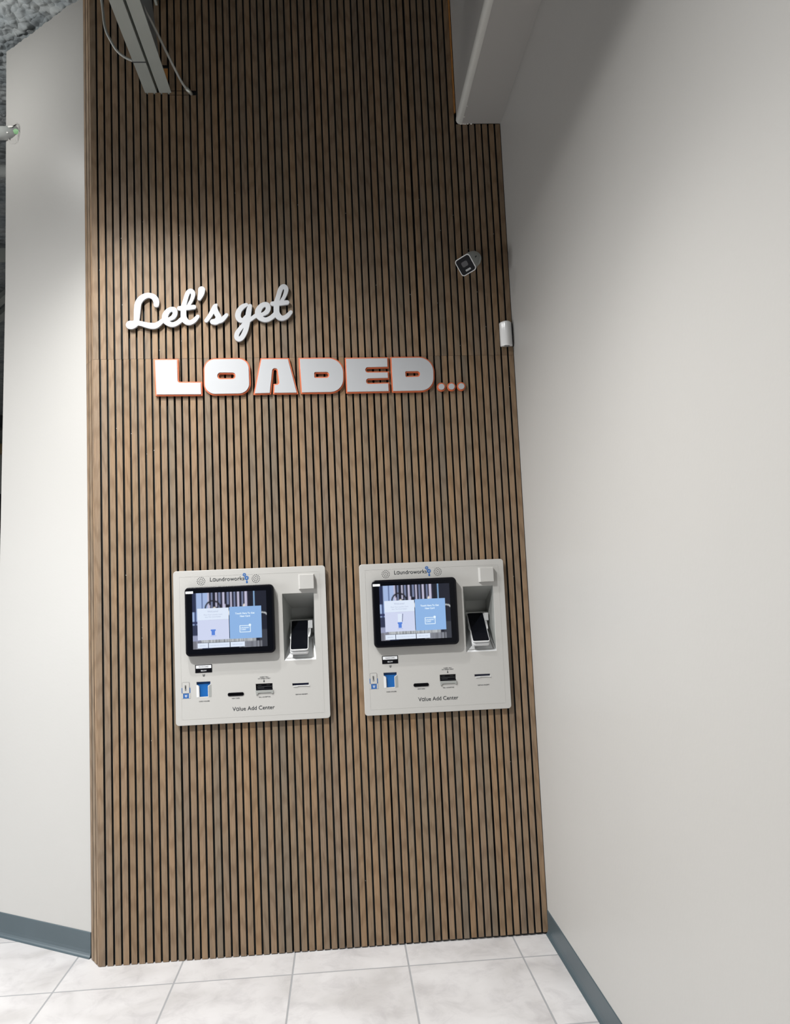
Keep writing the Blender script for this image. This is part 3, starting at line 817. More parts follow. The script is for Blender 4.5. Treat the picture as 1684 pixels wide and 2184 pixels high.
# ------------------------------------------------------------------ sign
DATA = {"Let":[[[0.2743,2.6736,0.0109],[0.2736,2.6907,0.0121],[0.2637,2.7068,0.0112],[0.2452,2.7144,0.0104],[0.2266,2.7106,0.0116],[0.2102,2.6988,0.0125],[0.1988,2.68,0.0132],[0.1947,2.6509,0.0132],[0.1924,2.6219,0.012],[0.1903,2.6025,0.0111],[0.1843,2.5925,0.0143],[0.1739,2.5874,0.0166],[0.1647,2.5874,0.0175],[0.1739,2.5874,0.0166],[0.1855,2.5942,0.0115],[0.2063,2.593,0.0097],[0.2293,2.586,0.0106],[0.2523,2.5811,0.0123],[0.2686,2.5815,0.012],[0.2826,2.5889,0.0104],[0.2955,2.5998,0.0088],[0.3026,2.6062,0.0079]],[[0.3142,2.606,0.0065],[0.3293,2.6093,0.0077],[0.3446,2.6187,0.0093],[0.3519,2.6343,0.0098],[0.3475,2.649,0.0105],[0.3347,2.6512,0.01],[0.3206,2.6423,0.0107],[0.3111,2.6267,0.0121],[0.3096,2.6121,0.0121],[0.3152,2.5974,0.0116],[0.3312,2.5862,0.0098],[0.3475,2.5858,0.0098],[0.3639,2.594,0.0093],[0.3781,2.6058,0.0098]],[[0.3859,2.647,0.0107],[0.3891,2.6665,0.0103],[0.3951,2.6883,0.0091],[0.4026,2.7126,0.0091],[0.4099,2.726,0.0091],[0.4191,2.7309,0.0091],[0.4267,2.7244,0.0094],[0.4288,2.7121,0.0084],[0.4213,2.689,0.007],[0.4096,2.6685,0.0065]],[[0.3891,2.6665,0.0103],[0.3873,2.647,0.0112],[0.3867,2.6275,0.0114],[0.388,2.6129,0.0121],[0.3965,2.5981,0.0121],[0.4104,2.5917,0.01],[0.4268,2.5975,0.0093],[0.4387,2.6089,0.0084],[0.4464,2.6178,0.0072]],[[0.3697,2.6552,0.0089],[0.4024,2.6569,0.0098],[0.4312,2.6598,0.0089]]],"apos":[[[0.4653,2.735,0.0143],[0.4633,2.72,0.0126],[0.4595,2.7079,0.0103],[0.4546,2.6962,0.0077]]],"s":[[[0.482,2.5995,0.0082],[0.4977,2.6208,0.0087],[0.5111,2.6457,0.0089],[0.5192,2.6602,0.0089],[0.525,2.6667,0.0052]],[[0.5274,2.6686,0.0033],[0.5232,2.6626,0.0052],[0.5195,2.6516,0.0098],[0.5249,2.632,0.0112],[0.5334,2.6147,0.0117],[0.53,2.6001,0.0136],[0.5204,2.5935,0.0129],[0.5088,2.5938,0.011]],[[0.5299,2.5965,0.0105],[0.544,2.5986,0.0098],[0.5571,2.6105,0.0089],[0.5675,2.622,0.0073]]],"get":[[[0.6514,2.6649,0.0075],[0.6358,2.6566,0.0099],[0.6225,2.6422,0.0106],[0.6154,2.6228,0.0113],[0.6174,2.6068,0.011],[0.6272,2.5973,0.0103],[0.639,2.599,0.0089],[0.6499,2.6123,0.008]],[[0.6672,2.6597,0.0082],[0.6625,2.6414,0.0104],[0.6591,2.6219,0.0108],[0.6561,2.5975,0.0103],[0.6525,2.578,0.0103],[0.646,2.5537,0.0101],[0.6365,2.5333,0.0101],[0.6263,2.5196,0.0101],[0.6145,2.515,0.0096],[0.6068,2.5254,0.0094],[0.6105,2.5424,0.0091],[0.6239,2.5615,0.0084],[0.642,2.5807,0.0085],[0.6636,2.5973,0.0078],[0.6804,2.6092,0.008],[0.6937,2.6182,0.009]],[[0.7055,2.6187,0.0066],[0.7209,2.622,0.0078],[0.7365,2.6315,0.0094],[0.7441,2.6473,0.0099],[0.7398,2.6621,0.0106],[0.7268,2.6644,0.0102],[0.7124,2.6553,0.0109],[0.7025,2.6396,0.0123],[0.7009,2.6249,0.0123],[0.7064,2.6101,0.0118],[0.7226,2.5987,0.0099],[0.7391,2.5984,0.0099],[0.7558,2.6066,0.0094],[0.7704,2.6186,0.0099]],[[0.7787,2.6587,0.0109],[0.7821,2.6783,0.0104],[0.7885,2.7003,0.0092],[0.7964,2.7248,0.0093],[0.8039,2.7383,0.0093],[0.8134,2.7433,0.0093],[0.821,2.7367,0.0095],[0.823,2.7243,0.0086],[0.8151,2.701,0.0071],[0.8031,2.6803,0.0066]],[[0.7817,2.678,0.0104],[0.7796,2.6584,0.0114],[0.7788,2.6387,0.0116],[0.78,2.624,0.0123],[0.7885,2.6091,0.0123],[0.8025,2.6027,0.0102],[0.8193,2.6085,0.0095],[0.8315,2.62,0.0085],[0.8394,2.6289,0.0073]],[[0.7624,2.6676,0.009],[0.7956,2.6694,0.01],[0.8249,2.6722,0.009]]],"LOADED":[["L",[[[0.26,2.4376,0],[0.3599,2.4362,0],[0.3613,2.3374,0.0057],[0.4571,2.3354,0],[0.4576,2.2761,0],[0.264,2.2806,0]]]],["O",[[[0.4652,2.4352,0.0477],[0.6586,2.4337,0.0477],[0.6594,2.275,0.0477],[0.4642,2.2767,0.0477]],[[0.5268,2.3679,0.0088],[0.5934,2.3662,0.0088],[0.5934,2.3471,0.0088],[0.5271,2.3483,0.0088]]]],["A",[[[0.7051,2.4304,0],[0.824,2.4286,0],[0.8585,2.2722,0],[0.7528,2.2746,0],[0.7567,2.3176,0],[0.777,2.3179,0.0057],[0.7707,2.3803,0.0062],[0.7578,2.3806,0.0062],[0.7435,2.2743,0],[0.6705,2.2747,0]]]],["D",[[[0.8655,2.4281,0],[1.0596,2.426,0.0657],[1.0541,2.2706,0.0606],[0.8699,2.2732,0]],[[0.9341,2.3596,0.001],[0.9879,2.3592,0.0072],[0.9878,2.3424,0.0072],[0.9345,2.3433,0.001]]]],["E",[[[1.0623,2.4238,0],[1.2479,2.422,0],[1.2476,2.3749,0],[1.1526,2.3754,0.0067],[1.152,2.3609,0.0067],[1.2472,2.3596,0],[1.2476,2.3263,0],[1.1539,2.3263,0.0067],[1.1533,2.3111,0.0067],[1.2475,2.3113,0],[1.2482,2.2685,0],[1.062,2.2703,0]]]],["D",[[[1.2571,2.4223,0],[1.4465,2.4204,0.0657],[1.4404,2.2664,0.0606],[1.2576,2.2687,0]],[[1.3226,2.3533,0.001],[1.3767,2.3528,0.007],[1.3765,2.3374,0.007],[1.3231,2.3372,0.001]]]]],"dots":[[1.4709,2.2859],[1.5145,2.286],[1.557,2.286]]}
KS = 3.0229 / 3.0154
fx_ = lambda x: 1.0091 + (x - 1.0091) * KS
fz_ = lambda z: 1.415 + (z - 1.415) * KS
for kk in ('Let', 'apos', 's', 'get'):
    DATA[kk] = [[(fx_(x), fz_(z), r) for x, z, r in st_] for st_ in DATA[kk]]
DATA['LOADED'] = [(ch, [[(fx_(p[0]), fz_(p[1]), p[2]) for p in l] for l in ls]) for ch, ls in DATA['LOADED']]
DATA['dots'] = [(fx_(x), fz_(z)) for x, z in DATA['dots']]
def sign_letter(name, strokes, label, cat='letter sign', group='white script letters'):
    loops = strokes_outline(strokes)
    o = link(name, prism_mesh(name, loops, -0.0150, -0.0045, 0.0009), WHITE_SIGN)
    # stand-offs behind the letter, as the parts that carry it
    bm = bmesh.new()
    pts_ = [strokes[0][len(strokes[0]) // 3], strokes[-1][len(strokes[-1]) // 2]]
    bm.free()
    for x, z, r in pts_:
        bm = bmesh.new(); tube(bm, [(x, -0.006, z), (x, 0.0, z)], 0.004, 10); obj('standoff', bm, WHITE_SIGN, o)
    return tag(o, label, cat, group)
sign_letter('script_word', DATA['Let'], 'white script letters Let joined in one piece, upper left of the sign', 'sign lettering')
sign_letter('apostrophe', DATA['apos'], 'white apostrophe between the t and the s of the script sign', 'sign lettering')
sign_letter('script_letter', DATA['s'], 'small white script letter s standing alone after the apostrophe', 'sign lettering')
sign_letter('script_word', DATA['get'], 'white script word get with a long looped g tail', 'sign lettering')

LAB = {0: 'white block letter L with orange edge, first of the big row',
       1: 'white rounded block letter O with orange edge and slot-shaped hole',
       2: 'white block letter A with orange edge and open middle slot',
       3: 'white block letter D with orange edge, between the A and the E',
       4: 'white block letter E with orange edge and two slots open to the right',
       5: 'white block letter D with orange edge, between the E and the dots'}
for i, (ch, loops) in enumerate(DATA['LOADED']):
    lp = [fillet(l, 9) for l in loops]
    xs = [p[0] for p in lp[0]]; zs = [p[1] for p in lp[0]]
    e = empty('block_letter', ((min(xs) + max(xs)) / 2, 0, min(zs)), LAB[i], 'sign letter', 'orange-edged block letters')
    back = prism_mesh('orange_backing', lp, -0.0105, -0.0005, 0.0006)
    inn = [offset_poly(lp[0], 0.0052)] + [offset_poly(l, -0.0052) for l in lp[1:]]
    face = prism_mesh('white_face', inn, -0.0140, -0.0102, 0.0005)
    T = Matrix.Translation((-e.location.x, 0, -e.location.z))
    for me, m, nm in ((back, ORANGE, 'orange_backing'), (face, WHITE_SIGN, 'white_face')):
        me.transform(T); link(nm, me, m, e)
DL = ['small round white dot with orange rim, directly after the last D', 'small round white dot with orange rim, middle of three', 'small round white dot with orange rim, farthest right of three']
for i, (x, z) in enumerate(DATA['dots']):
    e = empty('sign_dot', (x, 0, z), DL[i], 'sign dot', 'three orange-rimmed dots ending the sign')
    link('orange_backing', prism_mesh('orange_backing', [circle(0, 0, 0.0182, 40)], -0.0105, -0.0005, 0.0006), ORANGE, e)
    link('white_face', prism_mesh('white_face', [circle(0.0003, 0, 0.0126, 40)], -0.0140, -0.0102, 0.0005), WHITE_SIGN, e)

# ------------------------------------------------------------------ payment kiosks
PW, PH = 0.6205, 0.6225
PT = 0.018        # face of the plate in front of the slats
NZ0, NZ1, NX0, NX1 = 0.2380, 0.5140, 0.4400, 0.5720
BX0, BX1, BD = 0.4700, 0.5600, 0.122

def picture(nx=150, nz=112):
    """abstract night-blue machine picture shown on the screen, painted in code"""
    a = np.zeros((nx, nz, 3)); U, V = np.meshgrid(np.linspace(0, 1, nx), np.linspace(0, 1, nz), indexing='ij')
    rs = np.random.RandomState(3)
    a[:] = (0.005, 0.007, 0.016)
    # window at the left
    w = (U < 0.22) & (V > 0.30); a[w] = (0.42, 0.55, 0.85)
    a[(U < 0.05) & (V > 0.66)] = (0.02, 0.03, 0.08)
    a[(np.abs(U - 0.13) < 0.008) & (V > 0.62)] = (0.06, 0.1, 0.25)
    a[(np.abs(U - 0.035) < 0.012) & (V > 0.36) & (V < 0.66)] = (0.05, 0.08, 0.2)
    a[(U < 0.25) & (np.abs(V - 0.47) < 0.02)] = (0.03, 0.04, 0.12)
    a[(U < 0.25) & (V < 0.43)] = (0.03, 0.04, 0.09)
    lowl = (U < 0.09) & (V < 0.24); a[lowl] = (0.35, 0.38, 0.55)
    # hanging glass and steel shapes at the top
    for k in range(22):
        c = 0.22 + 0.56 * k / 22 + rs.uniform(-0.01, 0.01); ww = rs.uniform(0.006, 0.022); z0 = rs.uniform(0.62, 0.8)
        col = np.array([(0.62, 0.60, 0.78), (0.01, 0.012, 0.03), (0.22, 0.26, 0.42), (0.012, 0.014, 0.035)][k % 4])
        m = (np.abs(U - c) < ww) & (V > z0); a[m] = col
        if k % 4 == 3: a[((U - c) / 0.025) ** 2 + ((V - z0 + 0.01) / 0.05) ** 2 < 1] = (0.9, 0.83, 0.72)
    r_ = np.hypot((U - 0.275) * 1.33, V - 0.72)
    a[(np.abs(r_ - 0.135) < 0.014) & (V > 0.60)] = (0.015, 0.015, 0.02)
    a[(U > 0.80)] = (0.007, 0.010, 0.022)
    a[(np.abs(U - 0.835) < 0.007) & (V > 0.72)] = (0.35, 0.6, 0.95)
    r2 = np.hypot((U - 0.945) * 1.3, (V - 0.50))
    a[(np.abs(r2 - 0.11) < 0.012) & (V > 0.48)] = (0.55, 0.58, 0.6)
    a[(U > 0.9) & (V < 0.3)] = (0.04, 0.045, 0.06)
    # work surface at the bottom
    m = (V < 0.17) & (V > 0.10) & (U > 0.1) & (U < 0.85)
    nzv = rs.rand(nx); a[m] = np.repeat((0.25 + 0.5 * nzv)[:, None], nz, 1)[m][:, None] * np.array([0.9, 0.95, 1.0])
    m = (V <= 0.10) & (U > 0.62) & (U < 0.93)
    a[m] = np.repeat((0.08 + 0.3 * rs.rand(nx))[:, None], nz, 1)[m][:, None] * np.array([0.9, 0.95, 1.1])
    m = (V <= 0.14) & (U < 0.12); a[m] = np.repeat((0.1 + 0.4 * rs.rand(nx))[:, None], nz, 1)[m][:, None] * np.array([0.9, 0.92, 1.1])
    for _ in range(1):
        a[1:-1] = (a[:-2] + 2 * a[1:-1] + a[2:]) / 4; a[:, 1:-1] = (a[:, :-2] + 2 * a[:, 1:-1] + a[:, 2:]) / 4
    return a

def card_outline(x0, x1, z0, z1, neck, ft):
    """the blue card holder shape: wide head, narrower body"""
    return fillet([(x0 + neck, z0), (x1 - neck, z0), (x1 - neck, z1 - ft - neck * 0.6, 0.004), (x1, z1 - ft, 0.004), (x1, z1, 0.002), (x0, z1, 0.002), (x0, z1 - ft, 0.004), (x0 + neck, z1 - ft - neck * 0.6, 0.004)], 5)

def flat(name, loops, mat, parent, y=-PT, t=0.0005, bev=0.0):
    return link(name, prism_mesh(name, loops, y - t, y + 0.0002, bev), mat, parent)

def gear(cx, cz, r, n, hole):
    pts = []
    for k in range(n * 4):
        t = 2 * PI * k / (n * 4); q = r if k % 4 in (0, 1) else r * 0.74
        pts.append((cx + q * math.cos(t), cz + q * math.sin(t)))
    return [pts, circle(cx, cz, hole, 16)]

def build_kiosk(x, z, label, sx=1.0, second=False):
    K = empty('payment_kiosk', (x, 0, z), label, 'payment kiosk', 'wall payment kiosks')
    K.scale = (sx, 1, sx * 1.018 if second else 1)
    # plate with the recess, card holder and slots cut out
    holes = [fillet([(NX0, NZ0), (NX1, NZ0), (NX1, NZ1), (NX0, NZ1)]),
             card_outline(0.0835, 0.1410, 0.1090, 0.1715, 0.0105, 0.0125),
             fillet([(0.3215, 0.1225), (0.3915, 0.1225), (0.3915, 0.1520), (0.3215, 0.1520)]),
             fillet([(0.4700, 0.1355), (0.5390, 0.1355), (0.5390, 0.1465), (0.4700, 0.1465)]),
             rrect(0.2090, 0.2735, 0.1075, 0.1205, 0.0064)]
    link('face_plate', prism_mesh('face_plate', [rrect(0, PW, 0, PH, 0.012, 8)] + holes, -PT, -PT + 0.006, 0.0012), KIOSK, K)
    bm = bmesh.new()
    e = 0.010
    for x0, x1, z0, z1 in ((e, PW - e, e, e + 0.006), (e, PW - e, PH - e - 0.006, PH - e), (e, e + 0.006, e + 0.006, PH - e - 0.006), (PW - e - 0.006, PW - e, e + 0.006, PH - e - 0.006)):
        box(bm, x0, x1, -PT + 0.0058, -0.0003, z0, z1)
    obj('rear_flange', bm, KIOSK, K)
    # shallow pressed border line
    bm = bmesh.new()
    e0, e1 = 0.0225, 0.0235
    for x0, x1, z0, z1 in ((e0, PW - e0, e0, e1), (e0, PW - e0, PH - e1, PH - e0), (e0, e1, e1, PH - e1), (PW - e1, PW - e0, e1, PH - e1)):
        box(bm, x0, x1, -PT - 0.0004, -PT + 0.001, z0, z1)
    obj('pressed_border', bm, KIOSK, K)

    # recess for the card terminal: sloping ceiling, drafted sides, steep floor
    bm = bmesh.new()
    y0, yb = -PT + 0.0005, -PT + BD
    F = [Vector(p) for p in ((NX0, y0, NZ0), (NX1, y0, NZ0), (NX1, y0, NZ1), (NX0, y0, NZ1))]
    B = [Vector(p) for p in ((BX0, yb, 0.338), (BX1, yb, 0.338), (BX1, yb, 0.4505), (BX0, yb, 0.4505))]
    f = [bm.verts.new(p) for p in F]; b = [bm.verts.new(p) for p in B]
    for k in range(4): bm.faces.new((f[k], f[(k + 1) % 4], b[(k + 1) % 4], b[k]))
    bm.faces.new(b)
    bmesh.ops.recalc_face_normals(bm, faces=bm.faces)
    for q in bm.faces: q.normal_flip()
    # outer shell so the recess has a thickness
    fl_ = [q for q in bm.faces if abs(q.normal.x) < 0.5 and q.calc_center_median().z < 0.30]
    for q in fl_: q.material_index = 1  # floor faces paler than the walls, their brighter light put into the colour
    obj('recess', bm, [KIOSK_IN, WPLAST], K)
    bm = bmesh.new(); box(bm, 0.4625, 0.5645, -PT + 0.096, -PT + 0.121, 0.346, 0.402); bevel(bm, 0.0012, 2)
    obj('terminal_bracket', bm, KIOSK_IN, K)
    # inner frame line on the sloping floor
    bm = bmesh.new()
    for (a0, a1, t0, t1) in ((0.4480, 0.5640, 0.085, 0.098), (0.5590, 0.5640, 0.10, 0.80)):
        q = []
        for (xx, t) in ((a0, t0), (a1, t0), (a1, t1), (a0, t1)):
            k = t; xl = NX0 + (BX0 - NX0) * k; xr = NX1 + (BX1 - NX1) * k
            xf = xl + (xx - NX0) / (NX1 - NX0) * (xr - xl)
            q.append(bm.verts.new((xf, y0 + (yb - y0) * k - 0.0012, NZ0 + (0.338 - NZ0) * k + 0.0010)))
        bm.faces.new(q)
    bmesh.ops.solidify(bm, geom=list(bm.faces), thickness=0.0008)
    obj('floor_rib', bm, KIOSK, K)

    # card terminal: white shell, black glass, plug and lead
    T = bpy.data.objects.new('card_terminal', None); C.objects.link(T); T.parent = K
    ang = math.radians(45)
    Rt = Matrix.Rotation(ang - PI / 2 + PI / 2, 4, 'X')
    # local: x across, v along the slope (up/back), n out of the glass (towards the room, up)
    v_ = Vector((0, math.sin(ang), math.cos(ang))); n_v = Vector((0, -math.cos(ang), math.sin(ang)))
    base = Vector((0.5045, -PT - 0.016, 0.2850))
    def shell(w, l, r, t0, t1, lo=0.0):
        lp = fillet([(-w / 2, lo, r), (w / 2, lo, r), (w / 2, l, r), (-w / 2, l, r)], 6)
        bm = bmesh.new()
        A = [bm.verts.new(base + Vector((p[0], 0, 0)) + v_ * p[1] + n_v * t0) for p in lp]
        Bq = [bm.verts.new(base + Vector((p[0], 0, 0)) + v_ * p[1] + n_v * t1) for p in lp]
        for k in range(len(lp)): bm.faces.new((A[k], A[(k + 1) % len(lp)], Bq[(k + 1) % len(lp)], Bq[k]))
        bm.faces.new(list(reversed(A))); bm.faces.new(Bq)
        bmesh.ops.recalc_face_normals(bm, faces=bm.faces)
        return bm
    bm = shell(0.0735, 0.160, 0.010, -0.008, 0.0, -0.0045)
    obj('upper_shell', bm, WPLAST, T)
    bm = shell(0.0750, 0.150, 0.011, -0.0235, -0.0115, -0.0085)
    obj('lower_shell', bm, WPLAST, T)
    bm = shell(0.0700, 0.150, 0.009, -0.013, -0.006, -0.001)
    obj('shell_gap', bm, INK_GREY, T)
    bm = shell(0.0690, 0.157, 0.006, 0.0, 0.0012, -0.0005)
    obj('touch_glass', bm, BLACKG, T)
    bm = bmesh.new(); box(bm, 0.5410, 0.5590, -PT + 0.070, -PT + 0.092, 0.364, 0.397); bevel(bm, 0.0012); obj('plug', bm, WPLAST, T)
    bm = bmesh.new(); tube(bm, smooth_path([(0.5475, -PT + 0.078, 0.366), (0.5475, -PT + 0.068, 0.354), (0.5470, -PT + 0.054, 0.342), (0.5440, -PT + 0.036, 0.330)], 6), 0.0034, 10); obj('plug_lead', bm, WPLAST, T, smooth=True)
    bm = bmesh.new(); tube(bm, smooth_path([(0.4690, -PT + 0.062, 0.348), (0.4660, -PT + 0.052, 0.338), (0.4670, -PT + 0.036, 0.328), (0.4700, -PT + 0.030, 0.322)], 6), 0.0024, 10); obj('side_lead', bm, WPLAST, T, smooth=True)

    # camera block above the recess
    bm = bmesh.new()
    v, fs = box(bm, 0.5095, 0.5745, -PT - 0.017, -PT + 0.0005, 0.5285, 0.5905)
    for q in v:
        if q.co.y < -PT - 0.01:
            q.co.x += 0.006 if q.co.x < 0.54 else -0.001
            q.co.z += -0.002 if q.co.z > 0.56 else 0.001
    bevel(bm, 0.001, 2)
    obj('square_cover', bm, KIOSK, K)

    # touch monitor
    mt = 0.026
    M = bpy.data.objects.new('monitor', None); C.objects.link(M); M.parent = K
    X0, X1, Z0, Z1 = 0.0515, 0.4060, 0.2785, 0.5520
    link('bezel', prism_mesh('bezel', [rrect(X0, X1, Z0, Z1, 0.016, 8)], -PT - mt, -PT + 0.0002, 0.0028), BLACK, M)
    yb_ = -PT - mt
    link('cover_glass', prism_mesh('cover_glass', [rrect(X0 + 0.006, X1 - 0.006, Z0 + 0.006, Z1 - 0.006, 0.011, 8)], yb_ - 0.0006, yb_ + 0.0005), BLACKG, M)
    sx0, sx1, sz0, sz1 = 0.0790, 0.3780, 0.3040, 0.5300
    ys = yb_ - 0.0009
    pic = picture(); nx, nz = pic.shape[:2]
    bm = bmesh.new(); lay = bm.loops.layers.float_color.new('pic')
    vv = [[bm.verts.new((sx0 + (sx1 - sx0) * i / nx, ys, sz0 + (sz1 - sz0) * j / nz)) for j in range(nz + 1)] for i in range(nx + 1)]
    for i in range(nx):
        for j in range(nz):
            fc = bm.faces.new((vv[i][j], vv[i + 1][j], vv[i + 1][j + 1], vv[i][j + 1]))
            c = (*pic[i, j], 1.0)
            for l in fc.loops: l[lay] = c
    # close it at the back: a thin panel
    bb_ = [bm.verts.new(p) for p in ((sx0, ys + 0.0004, sz0), (sx1, ys + 0.0004, sz0), (sx1, ys + 0.0004, sz1), (sx0, ys + 0.0004, sz1))]
    bm.faces.new(list(reversed(bb_)))
    obj('screen_picture', bm, SCR_PIC, M)
    def scr(name, x0, x1, z0, z1, mat, d=0.0003):
        return link(name, prism_mesh(name, [[(x0, z0), (x1, z0), (x1, z1), (x0, z1)]], ys - d, ys - 0.00005), mat, M)
    scr('welcome_header', 0.0985, 0.2250, 0.4200, 0.4670, SCR_WHITE)
    scr('welcome_panel', 0.0985, 0.2250, 0.3395, 0.4198, SCR_LAV)
    scr('new_card_panel', 0.2275, 0.3565, 0.3395, 0.4690, SCR_BLUE)
    for x0, x1 in ((0.0975, 0.1395), (0.1420, 0.2260), (0.2290, 0.2865)): scr('screen_button', x0, x1, 0.3075, 0.3270, SCR_WHITE)
    yt = ys - 0.00045
    def t(name, body, size, xc, zz, mat, **k): return link(name, text_mesh(name, body, size, xc, zz, yt, ext=0.00008, **k), mat, M)
    t('screen_text', 'Welcome!', 0.0105, 0.1615, 0.4505, SCR_TXTG)
    t('screen_text', 'Place Your Laundry Card', 0.0072, 0.1615, 0.4385, SCR_TXTG)
    t('screen_text', 'Into The Card Holder', 0.0072, 0.1615, 0.4295, SCR_TXTG)
    t('screen_text', 'Touch Here To Get', 0.0095, 0.2900, 0.4380, SCR_TXTW, bold=0.0003)
    t('screen_text', 'New Card', 0.0095, 0.2900, 0.4265, SCR_TXTW, bold=0.0003)
    for body, xc, sz in (('ESPA\u00d1OL', 0.1185, 0.0058), ('CLICK HERE FOR LOYALTY POINTS', 0.1840, 0.0046), ('REPLACE CARD', 0.2578, 0.0058)):
        t('screen_text', body, sz, xc, 0.3150, SCR_TXTG)
    # laundry card icon
    cx0, cx1, cz0, cz1 = 0.2670, 0.3120, 0.3640, 0.3925
    link('card_icon', prism_mesh('card_icon', [rrect(cx0, cx1, cz0, cz1, 0.002), rrect(cx0 + 0.0025, cx1 - 0.0025, cz0 + 0.0025, cz1 - 0.0025, 0.001)], yt - 0.0001, yt), SCR_TXTW, M)
    link('card_icon_dot', prism_mesh('card_icon_dot', [circle(cx1 - 0.003, cz1, 0.0052)], yt - 0.0002, yt), SCR_TXTW, M)
    t('screen_text', 'LAUNDRY', 0.0078, 0.2885, 0.3800, SCR_TXTW, bold=0.0002)
    t('screen_text', 'CARD', 0.0078, 0.2825, 0.3725, SCR_TXTW, bold=0.0002)
    # holder icon on the welcome panel
    hz = -0.004 if second else 0.0
    link('holder_icon', prism_mesh('holder_icon', [card_outline(0.1510, 0.1715, 0.3580 + hz, 0.3810 + hz, 0.0035, 0.005)], yt - 0.0001, yt), SCR_BLUE2, M)
    t('screen_text', 'CARD HOLDER', 0.0034, 0.1615, 0.3535 + hz, SCR_BLUE2)
    if second:
        link('card_picture', prism_mesh('card_picture', [rrect(0.1530, 0.1695, 0.3790, 0.4120, 0.002)], yt - 0.0001, yt), SCR_WHITE, M)
        link('card_edge_line', prism_mesh('card_edge_line', [[(0.1705, 0.3790), (0.1728, 0.3790), (0.1755, 0.4120), (0.1732, 0.4120)]], yt - 0.0001, yt), SCR_DARK, M)
        t('screen_text', 'CARD', 0.0052, 0.1640, 0.3935, SCR_TXTG, rot=-PI / 2)
    link('serial_sticker', prism_mesh('serial_sticker', [rrect(0.0530, 0.0835, 0.5290, 0.5385, 0.001)], yb_ - 0.0011, yb_ - 0.0004), STICK, M)

    # speaker perforations
    for cx, cz in ((0.1115, 0.5792), (0.3352, 0.5805)):
        lp = [circle(cx, cz, 0.0017, 8)]
        for r, n, ph in ((0.0085, 8, 0.2), (0.0155, 14, 0.1)):
            for k in range(n): a = 2 * PI * (k + ph) / n; lp.append(circle(cx + r * math.cos(a), cz + r * math.sin(a), 0.0017, 8))
        flat('speaker_grille', lp, INK, K)
    # name and logo
    link('brand_lettering', fit_text('brand_lettering', 'L\u0251undroworks', 0.0235, 0.1462, 0.2858, 0.5763, -PT - 0.0003, ext=0.0003), INK, K)
    flat('gear_logo', gear(0.2885, 0.5985, 0.0078, 9, 0.0024), BLUE_L, K)
    flat('gear_logo', gear(0.2972, 0.5850, 0.0098, 10, 0.0030), BLUE_L, K)
    flat('drop_logo', [[(0.2978, 0.5765)] + [(0.2982 + 0.0040 * math.cos(a), 0.5675 + 0.0042 * math.sin(a)) for a in [PI * 0.85 + 1.3 * PI * k / 12 for k in range(13)]] + [(0.2986, 0.5765)]], BLUE_L, K)

    # card instructions
    flat('place_card_sign', [rrect(0.0804, 0.1482, 0.2068, 0.2395, 0.0016)], BLACK, K, t=0.0007)
    flat('place_card_field', [[(0.0838, 0.2245), (0.1450, 0.2245), (0.1450, 0.2368), (0.0838, 0.2368)]], STICK, K, y=-PT - 0.0006)
    def kt(body, size, x0, x1, zz, mat, y=-PT - 0.0003, **k): link('printed_text', fit_text('printed_text', body, size, x0, x1, zz, y, ext=0.0003, **k), mat, K)
    kt('PLACE CARD', 0.0078, 0.0948, 0.1335, 0.2280, INK_GREY, y=-PT - 0.0012)
    kt('BELOW', 0.0078, 0.1030, 0.1252, 0.2125, STICK, y=-PT - 0.0010)
    for dz in (0.0, 0.0045):
        z_ = 0.1918 + dz
        flat('chevron_mark', [[(0.1098, z_ + 0.0052), (0.1143, z_ + 0.0012), (0.1188, z_ + 0.0052), (0.1188, z_ + 0.0030), (0.1143, z_ - 0.0012), (0.1098, z_ + 0.0030)]], INK, K)
    # little picture of a card going in
    flat('card_diagram_holder', [[(0.0242, 0.1070), (0.0590, 0.1070), (0.0590, 0.1495), (0.0242, 0.1495)]], BLUE_L, K)
    flat('card_diagram_side', [[(0.0242, 0.1075), (0.0298, 0.1075), (0.0298, 0.1265), (0.0262, 0.1290), (0.0242, 0.1290)]], KIOSK, K, y=-PT - 0.0004)
    flat('card_diagram_side', [[(0.0590, 0.1075), (0.0534, 0.1075), (0.0534, 0.1265), (0.0570, 0.1290), (0.0590, 0.1290)]], KIOSK, K, y=-PT - 0.0004)
    flat('card_diagram_line', [rrect(0.0268, 0.0560, 0.1270, 0.1718, 0.004)], INK_GREY, K, y=-PT - 0.0005)
    flat('card_diagram_card', [rrect(0.0276, 0.0552, 0.1278, 0.1710, 0.0035)], KIOSK, K, y=-PT - 0.0008)
    link('printed_text', text_mesh('printed_text', 'CARD', 0.0082, 0.0430, 0.1492, -PT - 0.0017, rot=-PI / 2, ext=0.0002, bold=0.0002), INK, K)
    for dz in (0.0, 0.0048):
        z_ = 0.1125 + dz
        flat('chevron_mark', [[(0.0370, z_ + 0.0055), (0.0416, z_ + 0.0014), (0.0462, z_ + 0.0055), (0.0462, z_ + 0.0030), (0.0416, z_ - 0.0012), (0.0370, z_ + 0.0030)]], WPLAST, K, y=-PT - 0.0004)
    # blue card holder, sunk into the plate
    bm = bmesh.new(); box(bm, 0.080, 0.1445, -PT + 0.0062, 0.004, 0.104, 0.1605); obj('card_holder', bm, BLUE, K)
    bm = bmesh.new(); box(bm, 0.080, 0.1445, -PT + 0.0090, -0.003, 0.1605, 0.1745); obj('card_holder_slot', bm, BLUE_D, K)
    flat('holder_cheek', [fillet([(0.0838, 0.1088), (0.0932, 0.1088), (0.0932, 0.1490, 0.004), (0.0890, 0.1560, 0.004), (0.0838, 0.1575)], 4)], WPLAST, K, y=-PT - 0.0001)
